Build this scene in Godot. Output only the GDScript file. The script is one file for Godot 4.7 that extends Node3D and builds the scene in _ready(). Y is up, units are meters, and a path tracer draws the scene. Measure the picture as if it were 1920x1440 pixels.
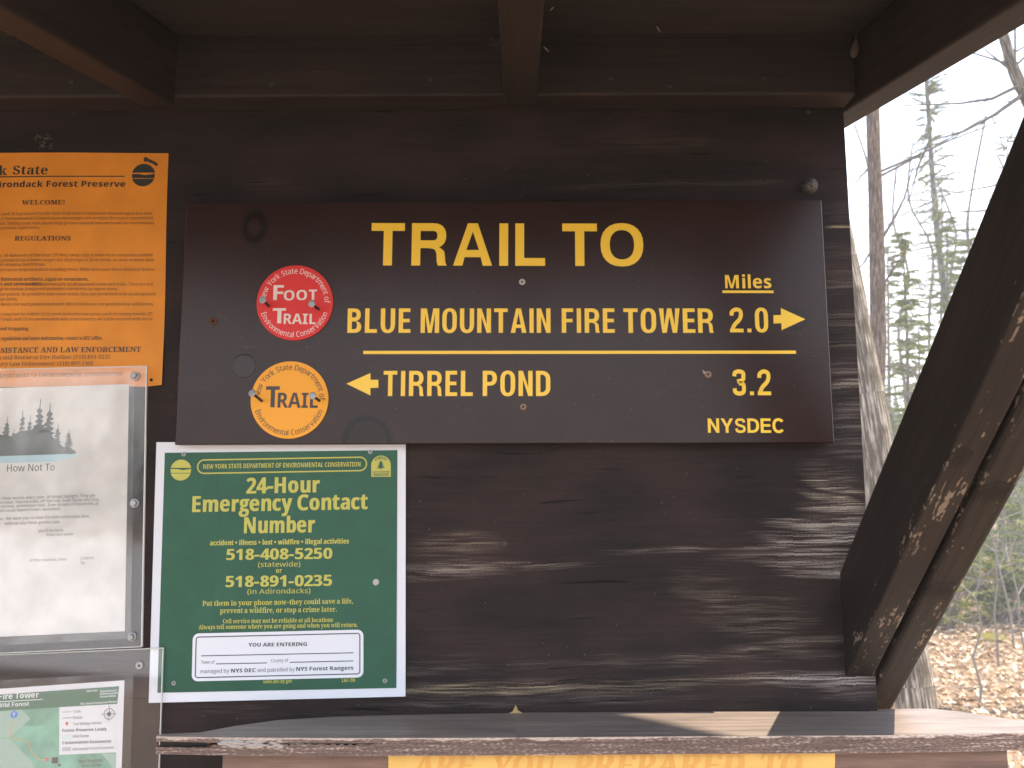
extends Node3D

# A trailhead kiosk in the woods. Wall face at z = 0, x to the viewer's right-hand side, y up, metres.
var rng := RandomNumberGenerator.new()
var fonts := {}
var cap_of := {}
var M := {}
var used := {}

# ---------------------------------------------------------------- helpers
func lin(r: float, g: float, b: float) -> Color:
	return Color(r, g, b).linear_to_srgb()

func mat(c: Color, rough := 0.7, spec := 0.5) -> StandardMaterial3D:
	var m := StandardMaterial3D.new()
	m.albedo_color = c
	m.roughness = rough
	m.metallic_specular = spec
	m.cull_mode = BaseMaterial3D.CULL_DISABLED
	return m

func begin() -> SurfaceTool:
	var st := SurfaceTool.new()
	st.begin(Mesh.PRIMITIVE_TRIANGLES)
	st.set_smooth_group(-1)
	return st

func numbered(called: String) -> String:
	var n: int = used.get(called, 0)
	used[called] = n + 1
	return called if n == 0 else "%s_%03d" % [called, n]

func put(called: String, mesh: Mesh, m: Material, parent: Node = null) -> MeshInstance3D:
	var o := MeshInstance3D.new()
	o.name = called
	o.mesh = mesh
	if m:
		o.material_override = m
	if parent == null:
		o.name = numbered(called)
		add_child(o, true)
	else:
		parent.add_child(o, true)
	return o

func commit(called: String, st: SurfaceTool, m: Material, parent: Node = null, normals := true) -> MeshInstance3D:
	if normals:
		st.generate_normals()
	return put(called, st.commit(), m, parent)

func thing(called: String, label: String, category: String, at := Vector3.ZERO, group := "") -> Node3D:
	var o := Node3D.new()
	o.name = numbered(called)
	add_child(o, true)
	o.position = at
	tag(o, label, category, group)
	return o

func tag(o: Node, label: String, category: String, group := "", kind := "") -> void:
	if label: o.set_meta("label", label)
	if category: o.set_meta("category", category)
	if group: o.set_meta("group", group)
	if kind: o.set_meta("kind", kind)

func quad(st: SurfaceTool, a: Vector3, b: Vector3, c: Vector3, d: Vector3, uva := Vector2(0, 0), uvb := Vector2(1, 0), uvc := Vector2(1, 1), uvd := Vector2(0, 1)) -> void:
	var p := [a, c, b, a, d, c] # clockwise seen from the side from which a-b-c-d runs counter-clockwise
	var t := [uva, uvc, uvb, uva, uvd, uvc]
	for i in 6:
		st.set_uv(t[i])
		st.add_vertex(p[i])

func box_into(st: SurfaceTool, lo: Vector3, hi: Vector3, ch := 0.0) -> void:
	# a box whose front (+z) edges are chamfered by ch; uv in metres, u along x
	var x0 := lo.x; var y0 := lo.y; var z0 := lo.z
	var x1 := hi.x; var y1 := hi.y; var z1 := hi.z
	var zc := z1 - ch
	var f := [Vector3(x0 + ch, y0 + ch, z1), Vector3(x0 + ch, y1 - ch, z1), Vector3(x1 - ch, y1 - ch, z1), Vector3(x1 - ch, y0 + ch, z1)]
	var e := [Vector3(x0, y0, zc), Vector3(x0, y1, zc), Vector3(x1, y1, zc), Vector3(x1, y0, zc)]
	var k := [Vector3(x0, y0, z0), Vector3(x0, y1, z0), Vector3(x1, y1, z0), Vector3(x1, y0, z0)]
	quad(st, f[0], f[1], f[2], f[3], Vector2(f[0].x, f[0].y), Vector2(f[1].x, f[1].y), Vector2(f[2].x, f[2].y), Vector2(f[3].x, f[3].y))
	quad(st, k[3], k[2], k[1], k[0])
	for i in 4:
		var j := (i + 1) % 4
		if ch > 0.0:
			quad(st, e[i], e[j], f[j], f[i], Vector2(e[i].x, e[i].y), Vector2(e[j].x, e[j].y), Vector2(f[j].x, f[j].y), Vector2(f[i].x, f[i].y))
		quad(st, k[i], k[j], e[j], e[i], Vector2(k[i].x + k[i].y, k[i].z), Vector2(k[j].x + k[j].y, k[j].z), Vector2(e[j].x + e[j].y, e[j].z), Vector2(e[i].x + e[i].y, e[i].z))

func prism_into(st: SurfaceTool, outline: PackedVector2Array, z0: float, z1: float) -> void:
	# outline in the xy plane, from z0 (back) to z1 (front)
	var idx := Geometry2D.triangulate_polygon(outline)
	for i in range(0, idx.size(), 3):
		for k in 3:
			var p := outline[idx[i + k]]
			st.set_uv(p)
			st.add_vertex(Vector3(p.x, p.y, z1))
		for k in [2, 1, 0]:
			var p := outline[idx[i + k]]
			st.set_uv(p)
			st.add_vertex(Vector3(p.x, p.y, z0))
	for i in outline.size():
		var a := outline[i]
		var b := outline[(i + 1) % outline.size()]
		quad(st, Vector3(a.x, a.y, z0), Vector3(b.x, b.y, z0), Vector3(b.x, b.y, z1), Vector3(a.x, a.y, z1))

func beam(p0: Vector3, p1: Vector3, side: Vector3, wide: float, deep: float, r: float, pa := Plane(), pb := Plane(), useA := false, useB := false, seed_v := 0.0) -> SurfaceTool:
	# a sawn timber from p0 to p1 with eased edges; side = direction of its width; ends cut by planes if given
	var st := begin()
	var d := (p1 - p0).normalized()
	var up := side.cross(d).normalized()
	var sec: Array = []
	var vs: Array = []
	var run := 0.0
	for q in 4:
		var sx := [1.0, -1.0, -1.0, 1.0][q] as float
		var sy := [1.0, 1.0, -1.0, -1.0][q] as float
		for k in 4:
			var an := PI * 0.5 * q + PI * 0.5 * k / 3.0
			sec.append(side * (sx * (wide * 0.5 - r) + cos(an) * r) + up * (sy * (deep * 0.5 - r) + sin(an) * r))
	sec.append(sec[0])
	for i in sec.size():
		if i > 0:
			run += (sec[i] - sec[i - 1]).length()
		vs.append(run + seed_v)
	var lenb := (p1 - p0).length()
	var cuts := maxi(2, int(lenb / 0.06))
	var rows: Array = []
	for i in sec.size():
		var a: Vector3 = p0 + sec[i]
		var b: Vector3 = p1 + sec[i]
		if useA:
			var h = pa.intersects_ray(b, -d)
			if h != null: a = h
		if useB:
			var h2 = pb.intersects_ray(a, d)
			if h2 != null: b = h2
		rows.append([a, b])
	for i in sec.size() - 1:
		for k in cuts:
			var t0 := float(k) / cuts
			var t1 := float(k + 1) / cuts
			var a0: Vector3 = rows[i][0].lerp(rows[i][1], t0)
			var a1: Vector3 = rows[i][0].lerp(rows[i][1], t1)
			var b0: Vector3 = rows[i + 1][0].lerp(rows[i + 1][1], t0)
			var b1: Vector3 = rows[i + 1][0].lerp(rows[i + 1][1], t1)
			quad(st, a0, b0, b1, a1, Vector2((a0 - p0).dot(d), vs[i]), Vector2((b0 - p0).dot(d), vs[i + 1]), Vector2((b1 - p0).dot(d), vs[i + 1]), Vector2((a1 - p0).dot(d), vs[i]))
	for e in 2:
		var c := Vector3.ZERO
		for i in sec.size() - 1:
			c += rows[i][e] / float(sec.size() - 1)
		for i in sec.size() - 1:
			for p in ([rows[i][e], rows[i + 1][e], c] if e == 0 else [rows[i + 1][e], rows[i][e], c]):
				st.set_uv(Vector2(p.x * 3.0, p.y))
				st.add_vertex(p)
	return st

func lathe_into(st: SurfaceTool, profile: Array, at: Vector3, axis := Vector3(0, 0, 1), sides := 14, round_it := false) -> void:
	# profile: [radius, height along axis]
	st.set_smooth_group(0 if round_it else -1)
	var u := axis.cross(Vector3(0.31, 0.92, 0.2)).normalized()
	var w := axis.cross(u).normalized()
	for i in profile.size() - 1:
		for k in sides:
			var a0 := TAU * k / sides
			var a1 := TAU * (k + 1) / sides
			var d0 := u * cos(a0) + w * sin(a0)
			var d1 := u * cos(a1) + w * sin(a1)
			quad(st, at + d0 * profile[i][0] + axis * profile[i][1], at + d1 * profile[i][0] + axis * profile[i][1], at + d1 * profile[i + 1][0] + axis * profile[i + 1][1], at + d0 * profile[i + 1][0] + axis * profile[i + 1][1])

func tube_into(st: SurfaceTool, pts: Array, radii: Array, sides := 6, vscale := 1.0) -> void:
	var prev := Vector3(0.3, 0.1, 0.94).normalized()
	var rings: Array = []
	var run := 0.0
	var runs: Array = []
	for i in pts.size():
		var t: Vector3 = (pts[mini(i + 1, pts.size() - 1)] - pts[maxi(i - 1, 0)]).normalized()
		var u := (prev - t * prev.dot(t))
		if u.length() < 0.01:
			u = t.cross(Vector3(0, 1, 0.2))
		u = u.normalized()
		prev = u
		var w := t.cross(u)
		var ring: Array = []
		for k in sides + 1:
			var a := TAU * k / sides
			ring.append(pts[i] + (u * cos(a) + w * sin(a)) * radii[i])
		rings.append(ring)
		if i > 0: run += (pts[i] - pts[i - 1]).length()
		runs.append(run)
	st.set_smooth_group(0)
	for i in pts.size() - 1:
		for k in sides:
			var c = TAU * radii[0]
			quad(st, rings[i][k], rings[i][k + 1], rings[i + 1][k + 1], rings[i + 1][k], Vector2(c * k / sides, runs[i] * vscale), Vector2(c * (k + 1) / sides, runs[i] * vscale), Vector2(c * (k + 1) / sides, runs[i + 1] * vscale), Vector2(c * k / sides, runs[i + 1] * vscale))

# ---------------------------------------------------------------- textures
func noise_bytes(seed_n: int, w: int, h: int, freq: float, sx := 1, sy := 1, oct := 4, kind := FastNoiseLite.TYPE_SIMPLEX_SMOOTH) -> PackedByteArray:
	# a noise field of w x h bytes, drawn out by sx along x and sy along y
	var n := FastNoiseLite.new()
	n.seed = seed_n
	n.noise_type = kind
	n.frequency = freq
	n.fractal_octaves = oct
	var im := n.get_image(maxi(2, w / sx), maxi(2, h / sy), false, false, true)
	im.convert(Image.FORMAT_L8)
	if sx > 1 or sy > 1:
		im.resize(w, h, Image.INTERPOLATE_CUBIC)
	return im.get_data()

func rgb_texture(w: int, h: int, d: PackedByteArray) -> ImageTexture:
	var im := Image.create_from_data(w, h, false, Image.FORMAT_RGB8, d)
	im.generate_mipmaps()
	return ImageTexture.create_from_image(im)

func grey_texture(w: int, h: int, d: PackedByteArray) -> ImageTexture:
	return ImageTexture.create_from_image(Image.create_from_data(w, h, false, Image.FORMAT_L8, d))

func tile_noise(seed_n: int, w: int, h: int, freq: float, oct := 4, kind := FastNoiseLite.TYPE_SIMPLEX_SMOOTH) -> Image:
	var n := FastNoiseLite.new()
	n.seed = seed_n
	n.noise_type = kind
	n.frequency = freq
	n.fractal_octaves = oct
	var im := n.get_seamless_image(w, h)
	im.convert(Image.FORMAT_L8)
	return im

func bump(m: StandardMaterial3D, im: Image, cm: float) -> void:
	m.heightmap_enabled = true
	m.heightmap_texture = ImageTexture.create_from_image(im)
	m.heightmap_scale = cm

# ---------------------------------------------------------------- lettering
func font(key: String) -> Font:
	if fonts.has(key):
		return fonts[key]
	var f := SystemFont.new()
	f.font_names = PackedStringArray(["Droid Serif" if key.begins_with("serif") else "Droid Sans"])
	f.font_weight = 400 if key.ends_with("regular") else 700
	var out: Font = f
	fonts[key] = out
	return out

func text_arrays(s: String, key: String) -> Array:
	var t := TextMesh.new()
	t.font = font(key)
	t.font_size = 48
	t.pixel_size = 0.01
	t.depth = 0.0
	t.curve_step = 1.0
	t.text = s
	return t.get_mesh_arrays()

func cap(key: String) -> Vector2:
	# baseline and height of a capital, in the raw mesh's units
	if not cap_of.has(key):
		var v: PackedVector3Array = text_arrays("H", key)[Mesh.ARRAY_VERTEX]
		var lo := INF
		var hi := -INF
		for p in v:
			lo = minf(lo, p.y)
			hi = maxf(hi, p.y)
		cap_of[key] = Vector2(lo, hi - lo)
	return cap_of[key]

func text_into(st: SurfaceTool, s: String, key: String, a: Vector2, b: Vector2, h: float, z: float, slant := 0.0, from_right := 0.0, curl := false) -> void:
	# letters standing on the line a-b, capitals h tall; from_right > 0: the natural width times from_right, ending at b
	if key.ends_with("black"):
		# a heavier face: three overlapping passes, each a hair above the last
		var e := (b - a).normalized() * h * 0.045
		for pass_i in 3:
			text_into(st, s, key.replace("black", "bold"), a + e * pass_i * 0.5, b - e * (2 - pass_i) * 0.5, h, z + 0.00003 * pass_i, slant, from_right, curl)
		return
	var arr := text_arrays(s, key)
	var v: PackedVector3Array = arr[Mesh.ARRAY_VERTEX]
	var ix = arr[Mesh.ARRAY_INDEX]
	if v.is_empty():
		return
	var c := cap(key)
	var x0 := INF
	var x1 := -INF
	for p in v:
		x0 = minf(x0, p.x)
		x1 = maxf(x1, p.x)
	var along := (b - a).normalized()
	var wide := (b - a).length()
	if from_right > 0.0:
		wide = (x1 - x0) * h / c.y * from_right
	var up := Vector2(-along.y, along.x)
	var n: int = ix.size() if ix != null and ix.size() > 0 else v.size()
	for i in n:
		var p := v[ix[i]] if ix != null and ix.size() > 0 else v[i]
		var yy := (p.y - c.x) / c.y * h
		var q := up * yy + along * slant * yy
		if from_right > 0.0:
			q += b - along * (x1 - p.x) / (x1 - x0) * wide
		else:
			q += a + along * (p.x - x0) / (x1 - x0) * wide
		var zz := z
		if curl:
			zz += sheet_curl(q)
		st.set_normal(Vector3(0, 0, 1))
		st.set_uv(q)
		st.add_vertex(Vector3(q.x, q.y, zz))

func ring_text_into(st: SurfaceTool, s: String, key: String, centre: Vector2, r: float, a0: float, a1: float, h: float, z: float, inward: bool) -> void:
	# letters round a circle between the angles a0 and a1 (degrees); inward: they stand on the far side with their heads to the centre
	var widths: Array = []
	var total := 0.0
	var c := cap(key)
	for ch in s:
		var w := 0.3 * c.y
		if ch != " ":
			var v: PackedVector3Array = text_arrays(ch, key)[Mesh.ARRAY_VERTEX]
			var lo := INF
			var hi := -INF
			for p in v:
				lo = minf(lo, p.x)
				hi = maxf(hi, p.x)
			w = hi - lo + 0.12 * c.y
		else:
			w = 0.42 * c.y
		widths.append(w)
		total += w
	var run := 0.0
	for i in s.length():
		var mid: float = (run + widths[i] * 0.5) / total
		var an := deg_to_rad(lerpf(a0, a1, mid))
		run += widths[i]
		if s[i] == " ":
			continue
		var dir := Vector2(cos(an), sin(an))
		var tan := Vector2(-dir.y, dir.x) * (1.0 if inward else -1.0)
		var foot := centre + dir * (r + (h * 0.5 if inward else -h * 0.5))
		var cw: float = (widths[i] - 0.12 * c.y) / total * absf(deg_to_rad(a1 - a0)) * r
		text_into(st, s[i], key, foot - tan * cw * 0.5, foot + tan * cw * 0.5, h, z)

func tri_into(st: SurfaceTool, a: Vector2, b: Vector2, c: Vector2, z: float) -> void:
	# a triangle facing +z, whichever way its corners run
	if (b - a).cross(c - a) > 0.0:
		var s := b
		b = c
		c = s
	for p in [a, b, c]:
		st.set_normal(Vector3(0, 0, 1))
		st.set_uv(p)
		st.add_vertex(Vector3(p.x, p.y, z))

func flat_into(st: SurfaceTool, pts: PackedVector2Array, z: float) -> void:
	var idx := Geometry2D.triangulate_polygon(pts)
	for i in range(0, idx.size(), 3):
		tri_into(st, pts[idx[i]], pts[idx[i + 1]], pts[idx[i + 2]], z)

func strip_into(st: SurfaceTool, outer: Array, inner: Array, z: float) -> void:
	for i in outer.size() - 1:
		tri_into(st, outer[i], outer[i + 1], inner[i + 1], z)
		tri_into(st, outer[i], inner[i + 1], inner[i], z)

func line_into(st: SurfaceTool, a: Vector2, b: Vector2, w: float, z: float) -> void:
	var n := (b - a).normalized().orthogonal() * w * 0.5
	flat_into(st, PackedVector2Array([a + n, b + n, b - n, a - n]), z)

func disc_pts(c: Vector2, r: float, n := 48, a0 := 0.0, a1 := 360.0) -> PackedVector2Array:
	var o := PackedVector2Array()
	var full := absf(a1 - a0) > 359.0
	for i in (n if full else n + 1):
		var a := deg_to_rad(lerpf(a0, a1, float(i) / n))
		o.append(c + Vector2(cos(a), sin(a)) * r)
	return o

func round_rect(a: Vector2, b: Vector2, h: float, r: float, off := 0.0) -> Array:
	# a rounded bar whose lower edge runs from a to b and whose height is h; drawn in by off
	var x := (b - a).normalized()
	var y := Vector2(-x.y, x.x)
	var w := (b - a).length()
	var o: Array = []
	var rr := maxf(r - off, 0.0002)
	for q in 4:
		var cx := [w - off - rr, off + rr, off + rr, w - off - rr][q] as float
		var cy := [h - off - rr, h - off - rr, off + rr, off + rr][q] as float
		for k in 7:
			var an := PI * 0.5 * q + PI * 0.5 * k / 6.0
			o.append(a + x * (cx + cos(an) * rr) + y * (cy + sin(an) * rr))
	o.append(o[0])
	return o

# --- the grotesque capitals of the routed sign: polygons and bands on a unit-high letter
func arc(cx: float, cy: float, rx: float, ry: float, a0: float, a1: float, n := 12) -> Array:
	var o: Array = []
	for i in n + 1:
		var a := deg_to_rad(lerpf(a0, a1, float(i) / n))
		# slightly squared curve, as in a grotesque
		var c := cos(a)
		var s := sin(a)
		o.append(Vector2(cx + rx * signf(c) * pow(absf(c), 0.88), cy + ry * signf(s) * pow(absf(s), 0.88)))
	return o

func stroke(pts: Array, th: float) -> Array:
	var o: Array = []
	var i2: Array = []
	for i in pts.size():
		var t: Vector2 = (pts[mini(i + 1, pts.size() - 1)] - pts[maxi(i - 1, 0)]).normalized()
		var n := Vector2(-t.y, t.x) * th * 0.5
		o.append(pts[i] + n)
		i2.append(pts[i] - n)
	return [o, i2]

func smooth(ctrl: Array, per := 8) -> Array:
	var o: Array = []
	for i in ctrl.size() - 1:
		var p0: Vector2 = ctrl[maxi(i - 1, 0)]
		var p1: Vector2 = ctrl[i]
		var p2: Vector2 = ctrl[i + 1]
		var p3: Vector2 = ctrl[mini(i + 2, ctrl.size() - 1)]
		for k in per:
			o.append(p1.cubic_interpolate(p2, p0, p3, float(k) / per))
	o.append(ctrl[-1])
	return o

func rectp(x0: float, y0: float, x1: float, y1: float) -> Array:
	return [Vector2(x0, y0), Vector2(x1, y0), Vector2(x1, y1), Vector2(x0, y1)]

func glyph(ch: String, w: float, s: float, t: float) -> Dictionary:
	# polys: simple polygons; bands: [outer, inner] strips
	var P: Array = []
	var B: Array = []
	var ry := minf(0.5, w * 0.5 + 0.06)
	match ch:
		"I": P.append(rectp(0, 0, w, 1))
		"T":
			P.append(rectp(0, 1 - t, w, 1))
			P.append(rectp(w * 0.5 - s * 0.5, 0, w * 0.5 + s * 0.5, 1 - t))
		"L":
			P.append(rectp(0, 0, s, 1))
			P.append(rectp(s, 0, w, t))
		"E", "F":
			P.append(rectp(0, 0, s, 1))
			P.append(rectp(s, 1 - t, w, 1))
			P.append(rectp(s, 0.43, w * 0.95, 0.43 + t * 0.95))
			if ch == "E":
				P.append(rectp(s, 0, w * 1.02, t))
		"O", "0":
			B.append([arc(w * 0.5, 1 - ry, w * 0.5, ry + 0.012, 0, 180) + arc(w * 0.5, ry, w * 0.5, ry + 0.012, 180, 360), arc(w * 0.5, 1 - ry, w * 0.5 - s, ry + 0.012 - t * 0.9, 0, 180) + arc(w * 0.5, ry, w * 0.5 - s, ry + 0.012 - t * 0.9, 180, 360)])
			B[0][0].append(B[0][0][0])
			B[0][1].append(B[0][1][0])
		"U":
			B.append([[Vector2(0, 1)] + arc(w * 0.5, ry, w * 0.5, ry + 0.012, 180, 360) + [Vector2(w, 1)], [Vector2(s, 1)] + arc(w * 0.5, ry, w * 0.5 - s, ry + 0.012 - t * 0.9, 180, 360) + [Vector2(w - s, 1)]])
		"D":
			P.append(rectp(0, 0, s, 1))
			var rx := minf(w - s, w * 0.62)
			B.append([[Vector2(s, 1)] + arc(w - rx, 1 - ry, rx, ry, 90, 0) + arc(w - rx, ry, rx, ry, 0, -90) + [Vector2(s, 0)], [Vector2(s, 1 - t)] + arc(w - rx, 1 - ry, rx - s, ry - t, 90, 0) + arc(w - rx, ry, rx - s, ry - t, 0, -90) + [Vector2(s, t)]])
		"P", "R", "B":
			P.append(rectp(0, 0, s, 1))
			var yb := 0.41 if ch != "B" else 0.48
			var wt := w if ch != "B" else w * 0.95
			var r := (1.0 - yb) * 0.5
			var rx := minf(r * 1.0, wt * 0.5)
			B.append([[Vector2(s, 1)] + arc(wt - rx, 1 - r, rx, r, 90, -90) + [Vector2(s, yb)], [Vector2(s, 1 - t)] + arc(wt - rx, 1 - r, maxf(rx - s, 0.02), r - t, 90, -90) + [Vector2(s, yb + t)]])
			if ch == "B":
				var r2 := (0.48 + t * 0.0) * 0.5
				var rx2 := minf(r2 * 1.08, w * 0.5)
				B.append([[Vector2(s, 0.479)] + arc(w - rx2, r2, rx2, r2 - 0.001, 90, -90) + [Vector2(s, 0)], [Vector2(s, 0.465)] + arc(w - rx2, (0.465 + t) * 0.5, maxf(rx2 - s, 0.02), (0.465 - t) * 0.5, 90, -90) + [Vector2(s, t)]])
			if ch == "R":
				# the leg falls straight from the bowl and turns out a little at the foot
				B.append([smooth([Vector2(w * 0.48, yb - 0.001), Vector2(w * 0.66, yb - 0.03), Vector2(w * 0.72, yb - 0.14), Vector2(w * 0.735, 0.09), Vector2(w * 0.77, 0.0)]), smooth([Vector2(w * 0.80, yb + 0.02), Vector2(w * 0.93, yb - 0.06), Vector2(w * 0.965, yb - 0.16), Vector2(w * 0.985, 0.08), Vector2(w * 1.03, 0.0)])])
		"A":
			var ap := s * 0.56
			var m := w * 0.5
			var yc0 := 0.2
			var yc1 := 0.2 + t * 0.92
			var lw := s * 1.06
			var k := (m - lw) / (1.0 - 0.2)
			for side in [0, 1]:
				var q := [Vector2(0, 0), Vector2(lw, 0), Vector2(lw + k * yc0 * 0.82, yc0), Vector2(m, yc0), Vector2(m, yc1), Vector2(lw + k * yc1 * 0.82, yc1), Vector2(m, 0.8), Vector2(m, 1), Vector2(m - ap, 1)]
				if side == 1:
					for i in q.size():
						q[i].x = w - q[i].x
				P.append(q)
		"N":
			P.append([Vector2(0, 0), Vector2(s, 0), Vector2(s, 0.66), Vector2(w - s, 0), Vector2(w, 0), Vector2(w, 1), Vector2(w - s, 1), Vector2(w - s, 0.34), Vector2(s, 1), Vector2(0, 1)])
		"M":
			P.append([Vector2(0, 0), Vector2(s, 0), Vector2(s, 0.8), Vector2(w * 0.5 - s * 0.45, 0), Vector2(w * 0.5 + s * 0.45, 0), Vector2(w - s, 0.8), Vector2(w - s, 0), Vector2(w, 0), Vector2(w, 1), Vector2(w - s * 1.4, 1), Vector2(w * 0.5, 0.27), Vector2(s * 1.4, 1), Vector2(0, 1)])
		"W":
			var q := w * 0.25
			P.append([Vector2(q - s * 0.48, 0), Vector2(q + s * 0.48, 0), Vector2(w * 0.5, 0.68), Vector2(w - q - s * 0.48, 0), Vector2(w - q + s * 0.48, 0), Vector2(w, 1), Vector2(w - s, 1), Vector2(w - q, 0.3), Vector2(w * 0.5 + s * 0.47, 1), Vector2(w * 0.5 - s * 0.47, 1), Vector2(q, 0.3), Vector2(s, 1), Vector2(0, 1)])
		"Y":
			P.append([Vector2(w * 0.5 - s * 0.5, 0), Vector2(w * 0.5 + s * 0.5, 0), Vector2(w * 0.5 + s * 0.5, 0.4), Vector2(w, 1), Vector2(w - s * 1.15, 1), Vector2(w * 0.5, 0.58), Vector2(s * 1.15, 1), Vector2(0, 1), Vector2(w * 0.5 - s * 0.5, 0.4)])
		"C":
			var h := t * 0.5
			B.append(stroke(arc(w * 0.5, 0.5, w * 0.5 - s * 0.5, 0.512 - h, 38, 322, 26), s * 0.97))
		"S":
			var g := t * 0.5
			B.append(stroke(smooth([Vector2(s * 0.5, 0.3), Vector2(w * 0.22, 0.13), Vector2(w * 0.5, g - 0.012), Vector2(w * 0.8, 0.13), Vector2(w - s * 0.5, 0.28), Vector2(w * 0.78, 0.425), Vector2(w * 0.5, 0.5), Vector2(w * 0.24, 0.585), Vector2(s * 0.55, 0.73), Vector2(w * 0.24, 0.88), Vector2(w * 0.5, 1.012 - g), Vector2(w * 0.78, 0.87), Vector2(w - s * 0.62, 0.71)]), t * 0.97))
		"2":
			var g2 := t * 0.5
			B.append(stroke(smooth([Vector2(s * 0.5, 0.68), Vector2(s * 0.62, 0.84), Vector2(w * 0.5, 1.012 - g2), Vector2(w - s * 0.66, 0.87), Vector2(w - s * 0.5, 0.7), Vector2(w * 0.72, 0.52), Vector2(w * 0.4, 0.34), Vector2(w * 0.24, 0.2), Vector2(w * 0.23, t)]), s * 0.94))
			P.append(rectp(0, 0, w, t))
		"3":
			var g3 := t * 0.5
			B.append(stroke(smooth([Vector2(s * 0.5, 0.74), Vector2(s * 0.68, 0.88), Vector2(w * 0.5, 1.012 - g3), Vector2(w - s * 0.62, 0.88), Vector2(w - s * 0.55, 0.74), Vector2(w - s * 0.75, 0.6), Vector2(w * 0.36, 0.53)]), s * 0.94))
			B.append(stroke(smooth([Vector2(w * 0.5, 0.475), Vector2(w - s * 0.65, 0.43), Vector2(w - s * 0.5, 0.27), Vector2(w - s * 0.68, 0.12), Vector2(w * 0.5, g3 - 0.012), Vector2(s * 0.68, 0.12), Vector2(s * 0.5, 0.27)]), s * 0.94))
		".": P.append(rectp(0, 0, w, t))
	return {"polys": P, "bands": B}

const WIDTHS := {"B": 0.555, "L": 0.485, "U": 0.575, "E": 0.465, "M": 0.75, "O": 0.59, "N": 0.56, "T": 0.55, "A": 0.635, "I": 0.17, "F": 0.455, "R": 0.58, "W": 0.80, "P": 0.565, "D": 0.57, "2": 0.56, "0": 0.545, "3": 0.565, ".": 0.17}

func caps_into(st: SurfaceTool, s: String, a: Vector2, b: Vector2, h: float, z: float, widths: Dictionary, stem: float, bar: float, gap := 0.14, space := 0.4) -> void:
	var total := 0.0
	for i in s.length():
		total += space if s[i] == " " else widths[s[i]] + gap
	total -= gap
	var k := (b - a).length() / total
	var x := (b - a).normalized()
	var y := Vector2(-x.y, x.x)
	var run := 0.0
	for i in s.length():
		if s[i] == " ":
			run += space
			continue
		var g := glyph(s[i], widths[s[i]], stem, bar)
		for p in g.polys:
			var q := PackedVector2Array()
			for v in p:
				q.append(a + x * (run + v.x) * k + y * v.y * h)
			flat_into(st, q, z)
		for bd in g.bands:
			var o: Array = []
			var n: Array = []
			for j in bd[0].size():
				o.append(a + x * (run + bd[0][j].x) * k + y * bd[0][j].y * h)
				n.append(a + x * (run + bd[1][j].x) * k + y * bd[1][j].y * h)
			strip_into(st, o, n, z)
		run += widths[s[i]] + gap

# ---------------------------------------------------------------- materials
const WX0 := -1.0
const WX1 := 0.397
const WY0 := 1.19
const WY1 := 1.97

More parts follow.
